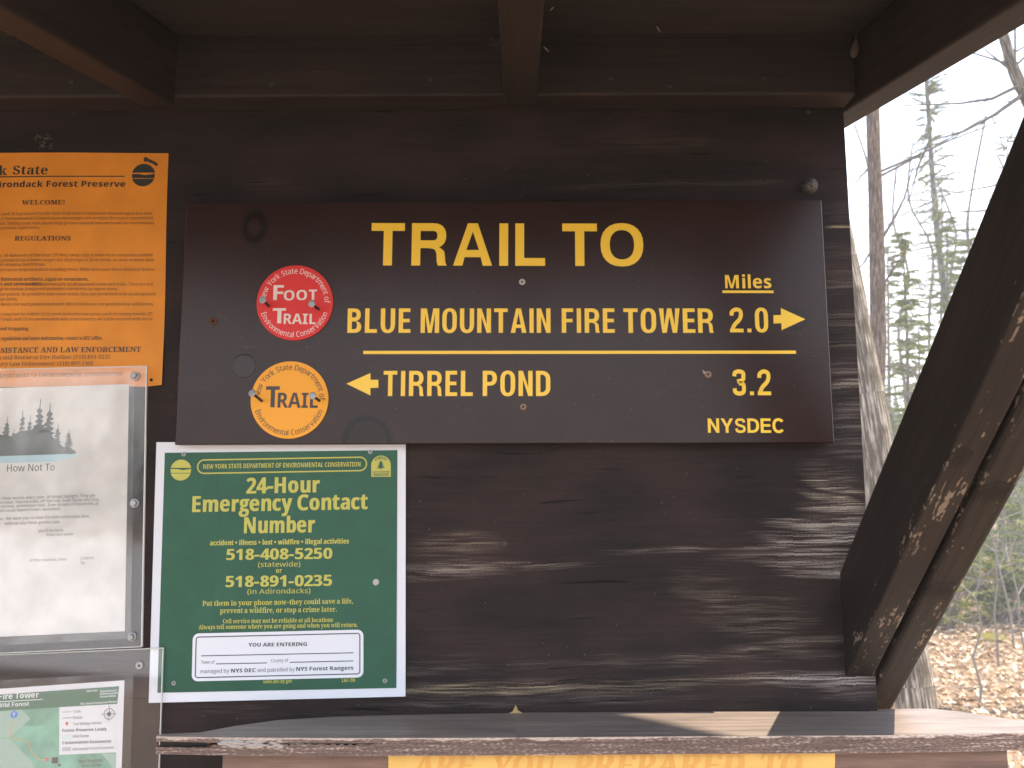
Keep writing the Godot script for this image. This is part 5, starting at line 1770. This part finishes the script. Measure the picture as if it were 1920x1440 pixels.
func build_ground() -> void:
	var st := begin()
	var n := 60
	var ring := [0.0, 1.0, 2.0, 3.0, 4.0, 5.0, 6.0, 7.0, 8.5, 10.0, 12.0, 14.5, 18.0, 24.0, 34.0, 50.0, 80.0, 140.0, 260.0]
	st.set_smooth_group(0)
	for i in ring.size() - 1:
		for k in n:
			var p: Array = []
			for o in [[0, 0], [1, 0], [1, 1], [0, 1]]:
				var r: float = ring[i + o[0]]
				var a = TAU * (k + o[1]) / n
				var x := cos(a) * r
				var z := sin(a) * r
				p.append(Vector3(x, ground_y(x, z) if r < 60.0 else ground_y(x * 60.0 / r, z * 60.0 / r), z))
			quad(st, p[0], p[1], p[2], p[3], Vector2(p[0].x, p[0].z), Vector2(p[1].x, p[1].z), Vector2(p[2].x, p[2].z), Vector2(p[3].x, p[3].z))
	var m := mat(Color.WHITE, 0.95, 0.2)
	var w := 1024
	var a1 := tile_noise(301, w, w, 0.03, 5).get_data()
	var a2 := tile_noise(302, w, w, 0.12, 3, FastNoiseLite.TYPE_CELLULAR).get_data()
	var d := PackedByteArray()
	d.resize(w * w * 3)
	for i in w * w:
		var k := clampf(a1[i] / 255.0 * 0.7 + a2[i] / 255.0 * 0.5, 0.0, 1.0)
		var c := Vector3(84, 64, 48).lerp(Vector3(168, 140, 110), k)
		d[i * 3] = int(c.x)
		d[i * 3 + 1] = int(c.y)
		d[i * 3 + 2] = int(c.z)
	m.albedo_texture = rgb_texture(w, w, d)
	m.uv1_scale = Vector3(0.6, 0.6, 1)
	bump(m, tile_noise(303, 512, 512, 0.05, 4), 2.0)
	var g := commit("ground", st, m, null)
	tag(g, "leaf-strewn forest floor", "ground", "", "structure")

func build_lot() -> void:
	# the pale gravel lot in front of the kiosk and the far woods beyond it, both mirrored in the clear panes
	var st := begin()
	var rim := PackedVector2Array()
	for i in 40:
		var a := TAU * i / 40.0
		rim.append(Vector2(cos(a) * 20.0 * (1.0 + 0.06 * sin(a * 5.0)), 17.5 + sin(a) * 11.4 * (1.0 + 0.05 * sin(a * 7.0))))
	var idx := Geometry2D.triangulate_polygon(rim)
	for i in range(0, idx.size(), 3):
		var tri := [rim[idx[i]], rim[idx[i + 1]], rim[idx[i + 2]]]
		if (tri[1] - tri[0]).cross(tri[2] - tri[0]) < 0.0:
			tri.reverse()
		for p in tri:
			st.set_uv(p)
			st.add_vertex(Vector3(p.x, 0.085, p.y))
	var m := mat(Color.WHITE, 0.95, 0.2)
	var n := noise_bytes(321, 512, 512, 0.2, 1, 1, 3)
	var d := PackedByteArray()
	d.resize(512 * 512 * 3)
	for i in 512 * 512:
		var v := 208.0 + (n[i] - 128.0) * 0.4
		d[i * 3] = int(v)
		d[i * 3 + 1] = int(v * 0.975)
		d[i * 3 + 2] = int(v * 0.94)
	m.albedo_texture = rgb_texture(512, 512, d)
	m.uv1_scale = Vector3(0.5, 0.5, 1)
	tag(commit("gravel_lot", st, m, null), "pale gravel lot in front of the kiosk", "gravel", "", "structure")
	st = begin()
	for i in 300:
		var an := TAU * (i + rng.randf()) / 300.0
		var rr := rng.randf_range(38.0, 56.0)
		var x := cos(an) * rr
		var z := sin(an) * rr
		var h := rng.randf_range(4.5, 10.0)
		for k in 7:
			var f := k / 7.0
			var y0 := h * (0.05 + 0.85 * f)
			var r := (1.0 - f) * h * 0.17 * rng.randf_range(0.6, 1.3)
			lathe_into(st, [[r, y0], [r * 0.45, y0 + h * 0.12], [0.0, y0 + h * 0.24]], Vector3(x + rng.randf_range(-0.15, 0.15), ground_y(x, z), z), Vector3(0, 1, 0), 7)
	var fw := commit("far_woods", st, mat(lin(0.075, 0.09, 0.045), 0.9, 0.2), null)
	tag(fw, "dark distant spruce woods standing all round the clearing", "woods", "", "stuff")

func build_leaves() -> void:
	# fallen leaves: a curled, pointed blade
	var st := begin()
	var rows := [[0.0, 0.004, 0.0], [0.018, 0.017, 0.004], [0.04, 0.021, 0.007], [0.062, 0.012, 0.004], [0.08, 0.0, 0.010]]
	for i in rows.size() - 1:
		for s in [-1.0, 1.0]:
			var a := Vector3(0, rows[i][2] * 0.3, rows[i][0])
			var b := Vector3(rows[i][1] * s, rows[i][2] + 0.5 * rows[i][1], rows[i][0])
			var c := Vector3(rows[i + 1][1] * s, rows[i + 1][2] + 0.5 * rows[i + 1][1], rows[i + 1][0])
			var e := Vector3(0, rows[i + 1][2] * 0.3, rows[i + 1][0])
			quad(st, a, b, c, e)
	st.generate_normals()
	var m := mat(Color.WHITE, 0.7, 0.35)
	m.vertex_color_use_as_albedo = true
	m.backlight_enabled = true
	m.backlight = Color(0.35, 0.27, 0.2)
	var mesh := st.commit()
	mesh.surface_set_material(0, m)
	var mm := MultiMesh.new()
	mm.transform_format = MultiMesh.TRANSFORM_3D
	mm.use_colors = true
	mm.mesh = mesh
	var count := 60000
	mm.instance_count = count
	for i in count:
		var r := 1.3 + 15.0 * pow(rng.randf(), 0.75)
		var an := deg_to_rad(rng.randf_range(-100.0, 10.0)) if i % 8 != 0 else rng.randf() * TAU
		var x := cos(an) * r
		var z := sin(an) * r
		var bs := Basis.from_euler(Vector3(rng.randf_range(-0.6, 0.6), rng.randf() * TAU, rng.randf_range(-0.7, 0.7))).scaled(Vector3.ONE * rng.randf_range(0.5, 1.05))
		mm.set_instance_transform(i, Transform3D(bs, Vector3(x, ground_y(x, z) + rng.randf_range(0.0, 0.03), z)))
		var k := rng.randf()
		var c := Vector3(0.36, 0.235, 0.13).lerp(Vector3(0.70, 0.57, 0.41), k * k + 0.15 * rng.randf())
		mm.set_instance_color(i, Color(c.x, c.y, c.z))
	var o := MultiMeshInstance3D.new()
	o.name = "fallen_leaves"
	o.multimesh = mm
	add_child(o, true)
	tag(o, "dry tan beech leaves covering the forest floor", "leaves", "", "stuff")

func build_forest() -> void:
	var cn := Vector3(0.115, 0.15, 0.035)
	var cp := Vector3(0.20, 0.225, 0.055)
	bare_tree("straight brown barked tree rising close past the kiosk wall's free edge", [Vector3(2.9691, 0.0655, -6), Vector3(2.9669, 0.7414, -6), Vector3(2.97, 1.6007, -6), Vector3(3.002, 2.219, -6), Vector3(3.0607, 2.7604, -6), Vector3(3.1076, 3.7819, -6), Vector3(3.1377, 4.8426, -6), Vector3(3.2279, 6.8784, -6), Vector3(3.4385, 9.6385, -6)], 0.088, 0.045, M.red_bark, [
		[[Vector3(3.1005, 3.5839, -6), Vector3(3.2407, 3.7909, -6), Vector3(3.3596, 4.0089, -6), Vector3(3.4783, 4.354, -6)], 0.016], [[Vector3(3.0979, 3.6169, -6), Vector3(2.9734, 3.4298, -6), Vector3(2.8489, 3.3138, -6)], 0.012], [[Vector3(3.1369, 4.3554, -6), Vector3(3.0041, 4.2114, -6), Vector3(2.8569, 4.0444, -6)], 0.012], [[Vector3(3.0473, 2.5335, -6), Vector3(3.1782, 2.5556, -6), Vector3(3.4669, 2.5321, -6)], 0.01]], 9)
	bare_tree("leaning grey ridged tree standing just behind the kiosk braces", [Vector3(1.8493, 0.0921, -3), Vector3(1.8099, 0.6187, -3), Vector3(1.7395, 1.2864, -3), Vector3(1.6867, 1.9089, -3), Vector3(1.6243, 2.4258, -3), Vector3(1.5229, 3.2625, -3), Vector3(1.5759, 4.4724, -3.3), Vector3(1.7226, 6.8331, -3.6)], 0.085, 0.05, M.pale_bark, [], 0)
	bare_tree("slender grey tree leaning out beyond the roof end with long bare limbs", [Vector3(4.0401, -0.0045, -5), Vector3(4.0783, 1.5818, -5), Vector3(4.0489, 3.8154, -5), Vector3(3.8427, 4.4199, -5), Vector3(3.7617, 4.6533, -5), Vector3(3.7162, 4.8887, -5), Vector3(3.6527, 5.2135, -5), Vector3(3.5756, 5.9207, -5)], 0.055, 0.03, M.bark, [
		[[Vector3(3.7995, 4.5257, -5), Vector3(3.5836, 4.4211, -5), Vector3(3.3417, 4.3842, -5), Vector3(2.8823, 4.3694, -5)], 0.016], [[Vector3(3.8132, 4.4496, -5), Vector3(3.5938, 4.2949, -5), Vector3(3.3659, 4.1704, -5), Vector3(3.0824, 4.0841, -5)], 0.02], [[Vector3(3.0903, 4.0841, -5), Vector3(2.9991, 3.9022, -5), Vector3(2.9149, 3.6357, -5)], 0.012], [[Vector3(3.76, 4.632, -5), Vector3(3.6476, 4.7305, -5), Vector3(3.5423, 4.8251, -5)], 0.013], [[Vector3(3.8996, 4.1472, -5), Vector3(3.6111, 3.7556, -5), Vector3(3.1924, 3.6755, -5)], 0.014], [[Vector3(3.9413, 3.9395, -5), Vector3(3.4776, 3.552, -5), Vector3(3.0063, 3.5335, -5)], 0.012]], 5)
	conifer("tall sparse spruce seen through the gap beside the wall", [Vector3(7.8731, -0.4069, -14), Vector3(7.8868, 1.7122, -14), Vector3(7.8929, 4.2059, -14), Vector3(7.8096, 5.7956, -14), Vector3(7.7764, 7.3254, -14), Vector3(7.7883, 8.6834, -14), Vector3(7.7861, 9.8568, -14), Vector3(7.8103, 10.8336, -14)], 0.085, 0.02, 0.35, 0.75, 44, 170, cp)
	conifer("small green spruce beside the tall sparse one", [Vector3(5.536, 0.0499, -11), Vector3(5.6109, 1.6716, -11), Vector3(5.6632, 3.1975, -11), Vector3(5.7024, 4.2962, -11), Vector3(5.706, 5.34, -11)], 0.04, 0.008, 0.10, 0.6, 46, 160, cp)
	conifer("leafy young hemlock behind the braces", [Vector3(6.9521, 0.0048, -12), Vector3(7.0746, 2.0913, -12), Vector3(7.1711, 3.8429, -12), Vector3(7.252, 5.7451, -12)], 0.05, 0.01, 0.2, 0.9, 40, 170, cp)
	conifer("dark hemlock standing past the outer brace", [Vector3(7.2614, 0.0457, -11), Vector3(7.3848, 1.9676, -11), Vector3(7.54, 4.2896, -11), Vector3(7.6756, 6.399, -11)], 0.06, 0.012, 0.1, 1.0, 40, 170, cn)
	var sh := "low evergreen undergrowth in the woods"
	var k := 0
	for s in [[1680, -9.0, 2.2, "grey green hemlock shrub behind the leaning tree"], [1740, -8.6, 2.0, "hemlock shrub hidden partly by the braces"], [1850, -8.8, 1.9, "dense hemlock shrub just past the outer brace"], [1925, -9.2, 2.1, "wide hemlock shrub at the edge of the leafy clearing"], [1990, -8.8, 1.8, "hemlock shrub farther along the clearing's edge"], [1775, -13.0, 3.0, "tall brushy evergreen deep in the woods"], [1890, -13.5, 3.3, "bushy evergreen rising behind the hemlock shrubs"], [1645, -14.0, 3.1, "far evergreen clump seen beside the brown tree"]]:
		var x: float = (s[0] - 965.0) / 1570.0 * (0.954 - s[1])
		shrub(s[3], Vector3(x, ground_y(x, s[1]), s[1]), s[2], 0.8 + 0.25 * s[2], 22, 110, cn if k % 2 == 0 else cp, sh)
		k += 1
	# more slim trunks and their twigs, deeper in
	var dg := "slim bare trees deeper in the woods"
	for s in [[1606, -12.0, 0.035, "slim bare tree deep in the woods nearest the wall edge"], [1672, -15.0, 0.05, "slim grey tree behind the brown barked tree"], [1706, -18.0, 0.055, "far slim tree beyond the small spruce"], [1752, -16.0, 0.045, "far twiggy tree beside the tall sparse spruce"], [1800, -19.0, 0.06, "far grey tree behind the braces' upper end"], [1862, -15.0, 0.05, "slim twiggy tree behind the hemlock shrubs"], [1918, -17.0, 0.055, "slim pale tree past the dark hemlock"], [1985, -14.0, 0.05, "slim tree beyond the leafy clearing's end"]]:
		var x: float = (s[0] - 965.0) / 1570.0 * (0.954 - s[1])
		var g := ground_y(x, s[1])
		var p: Array = []
		for i in 8:
			p.append(Vector3(x + rng.randf_range(-0.06, 0.06) * i, g + i * 1.25, s[1] + rng.randf_range(-0.05, 0.05) * i))
		bare_tree(s[3], p, s[2], s[2] * 0.35, M.bark, [], 22, dg)
	conifer("bushy young hemlock low between the brown tree and the inner brace", [Vector3(6.3695, -0.0509, -12.5), Vector3(6.4595, 1.4399, -12.5), Vector3(6.538, 2.8887, -12.5), Vector3(6.6041, 4.2901, -12.5)], 0.04, 0.008, 0.08, 0.95, 40, 190, cp)
	conifer("narrow young spruce half hidden by the inner brace", [Vector3(7.3332, -0.0796, -13.5), Vector3(7.4728, 2.1611, -13.5), Vector3(7.609, 4.4957, -13.5), Vector3(7.726, 6.4351, -13.5)], 0.045, 0.008, 0.1, 0.8, 42, 180, cp)
	conifer("young hemlock showing past the outer brace above the shrubs", [Vector3(7.9106, -0.027, -13), Vector3(8.0625, 2.1357, -13), Vector3(8.185, 3.9308, -13), Vector3(8.2896, 5.5045, -13)], 0.045, 0.008, 0.08, 0.95, 42, 180, cn)
	conifer("hazy far spruce behind the brown barked tree", [Vector3(8.7339, -0.3125, -19), Vector3(8.8931, 2.2906, -19), Vector3(9.0401, 5.1158, -19), Vector3(9.1679, 7.6407, -19)], 0.08, 0.01, 0.12, 1.5, 54, 200, cp)
	conifer("hazy far spruce deep between the trunks", [Vector3(10.8753, -0.3632, -21), Vector3(11.1482, 3.2023, -21), Vector3(11.4272, 6.6319, -21), Vector3(11.678, 10.0513, -21)], 0.09, 0.01, 0.12, 1.7, 58, 200, cp)
	conifer("hazy far hemlock behind the slender leaning tree", [Vector3(12.1407, -0.2828, -20), Vector3(12.3856, 3.1194, -20), Vector3(12.672, 7.2309, -20), Vector3(12.9407, 10.9668, -20)], 0.09, 0.01, 0.12, 1.7, 58, 200, cp)
	var sg := "bare saplings among the leaves"
	for s in [[1795, -5.2, 1.25, 0.02, "thin bare sapling in the leafy clearing"], [1870, -7.4, 2.6, -0.16, "pale leaning sapling before the hemlock shrub"], [1838, -6.6, 1.6, 0.08, "knee-high forked sapling past the brace foot"], [1900, -6.0, 1.5, -0.05, "bare twiggy sapling near the mossy stone"], [1712, -7.6, 3.2, 0.05, "tall bare sapling behind the wall edge"], [1770, -9.5, 4.0, -0.04, "slim bare sapling between the two spruces"], [1695, -9.8, 3.6, 0.03, "slim bare sapling by the small spruce"], [1860, -9.2, 4.2, 0.05, "bare pole sapling rising above the shrubs"], [1600, -8.0, 3.8, 0.06, "bare sapling close beside the kiosk wall's edge"], [1950, -7.0, 3.0, -0.08, "bare sapling at the clearing's far end"]]:
		var x: float = (s[0] - 965.0) / 1570.0 * (0.954 - s[1])
		sapling(s[4], Vector3(x, ground_y(x, s[1]), s[1]), s[2], Vector3(s[3], 0, 0.02), sg)
	# mossy stone
	var st := begin()
	var sm := SphereMesh.new()
	sm.radius = 0.15
	sm.height = 0.13
	sm.radial_segments = 26
	sm.rings = 14
	var arr := sm.get_mesh_arrays()
	var v: PackedVector3Array = arr[Mesh.ARRAY_VERTEX]
	var nz := FastNoiseLite.new()
	nz.seed = 5
	nz.frequency = 3.0
	for i in arr[Mesh.ARRAY_INDEX]:
		st.set_smooth_group(0)
		st.add_vertex(v[i] * (1.0 + 0.28 * nz.get_noise_3dv(v[i] * 2.0)))
	var moss := mat(lin(0.20, 0.16, 0.035), 0.95, 0.2)
	bump(moss, tile_noise(311, 256, 256, 0.08, 4), 1.5)
	moss.uv1_triplanar = true
	moss.uv1_scale = Vector3(4, 4, 4)
	var o := commit("mossy_stone", st, moss, null)
	var mp := Vector3(4.8828, 0.1836, -7.9)
	o.position = Vector3(mp.x, ground_y(mp.x, -7.9) + 0.01, -7.9)
	tag(o, "low mound-shaped stone under yellow green moss", "stone")
	# the leaning tree outside the view whose trunk shades part of the shelf
	bare_tree("leaning smooth tree in front of the kiosk, its shadow crossing the shelf", [Vector3(1.34, 0.0, 1.82), Vector3(1.34, 1.2, 1.32), Vector3(1.34, 2.4, 0.82), Vector3(1.34, 3.6, 0.32), Vector3(1.34, 4.8, -0.18), Vector3(1.34, 6.0, -0.68), Vector3(1.34, 7.2, -1.18)], 0.10, 0.075, M.bark, [], 0)

# ---------------------------------------------------------------- scene
func _ready() -> void:
	rng.seed = 20240511
	var cam := Camera3D.new()
	cam.name = "camera"
	cam.position = Vector3(0, 1.5, 0.95378)
	cam.rotation_degrees = Vector3(7.4406, 0.1688, -0.1629)
	cam.fov = 49.272
	cam.near = 0.02
	cam.far = 900.0
	var lens := CameraAttributesPhysical.new()
	lens.frustum_focal_length = 26.17
	lens.frustum_focus_distance = 0.95
	lens.exposure_aperture = 11.0
	lens.frustum_near = 0.02
	lens.frustum_far = 900.0
	cam.attributes = lens
	add_child(cam)
	cam.current = true
	var sky_m := ProceduralSkyMaterial.new()
	sky_m.sky_top_color = Color(0.60, 0.69, 0.845)
	sky_m.sky_horizon_color = Color(0.97, 0.945, 0.91)
	sky_m.sky_curve = 0.22
	sky_m.ground_bottom_color = Color(0.30, 0.25, 0.20)
	sky_m.ground_horizon_color = Color(0.72, 0.70, 0.66)
	sky_m.energy_multiplier = 1.25
	var sky := Sky.new()
	sky.sky_material = sky_m
	var env := Environment.new()
	env.background_mode = Environment.BG_SKY
	env.sky = sky
	env.tonemap_mode = Environment.TONE_MAPPER_LINEAR
	env.tonemap_exposure = 3.85
	env.fog_enabled = true
	env.fog_density = 0.0075
	env.fog_light_color = Color(0.95, 0.95, 0.92)
	env.sdfgi_enabled = true
	env.ssao_enabled = true
	env.ssil_enabled = true
	var we := WorldEnvironment.new()
	we.environment = env
	add_child(we)
	var sun := DirectionalLight3D.new()
	sun.name = "sun"
	sun.light_energy = 0.95
	sun.light_color = Color(1.0, 0.96, 0.89)
	sun.light_angular_distance = 0.5
	sun.shadow_enabled = true
	add_child(sun)
	sun.look_at_from_position(Vector3(0.48, 1.0, 0.04) * 10.0, Vector3.ZERO)
	make_materials()
	forest_materials()
	build_ground()
	build_kiosk()
	build_register_box()
	build_trail_sign()
	build_markers()
	build_emergency_sign()
	build_regulations()
	build_panes()
	build_prepared_sign()
	build_forest()
	build_lot()
	build_leaves()
	build_debris()
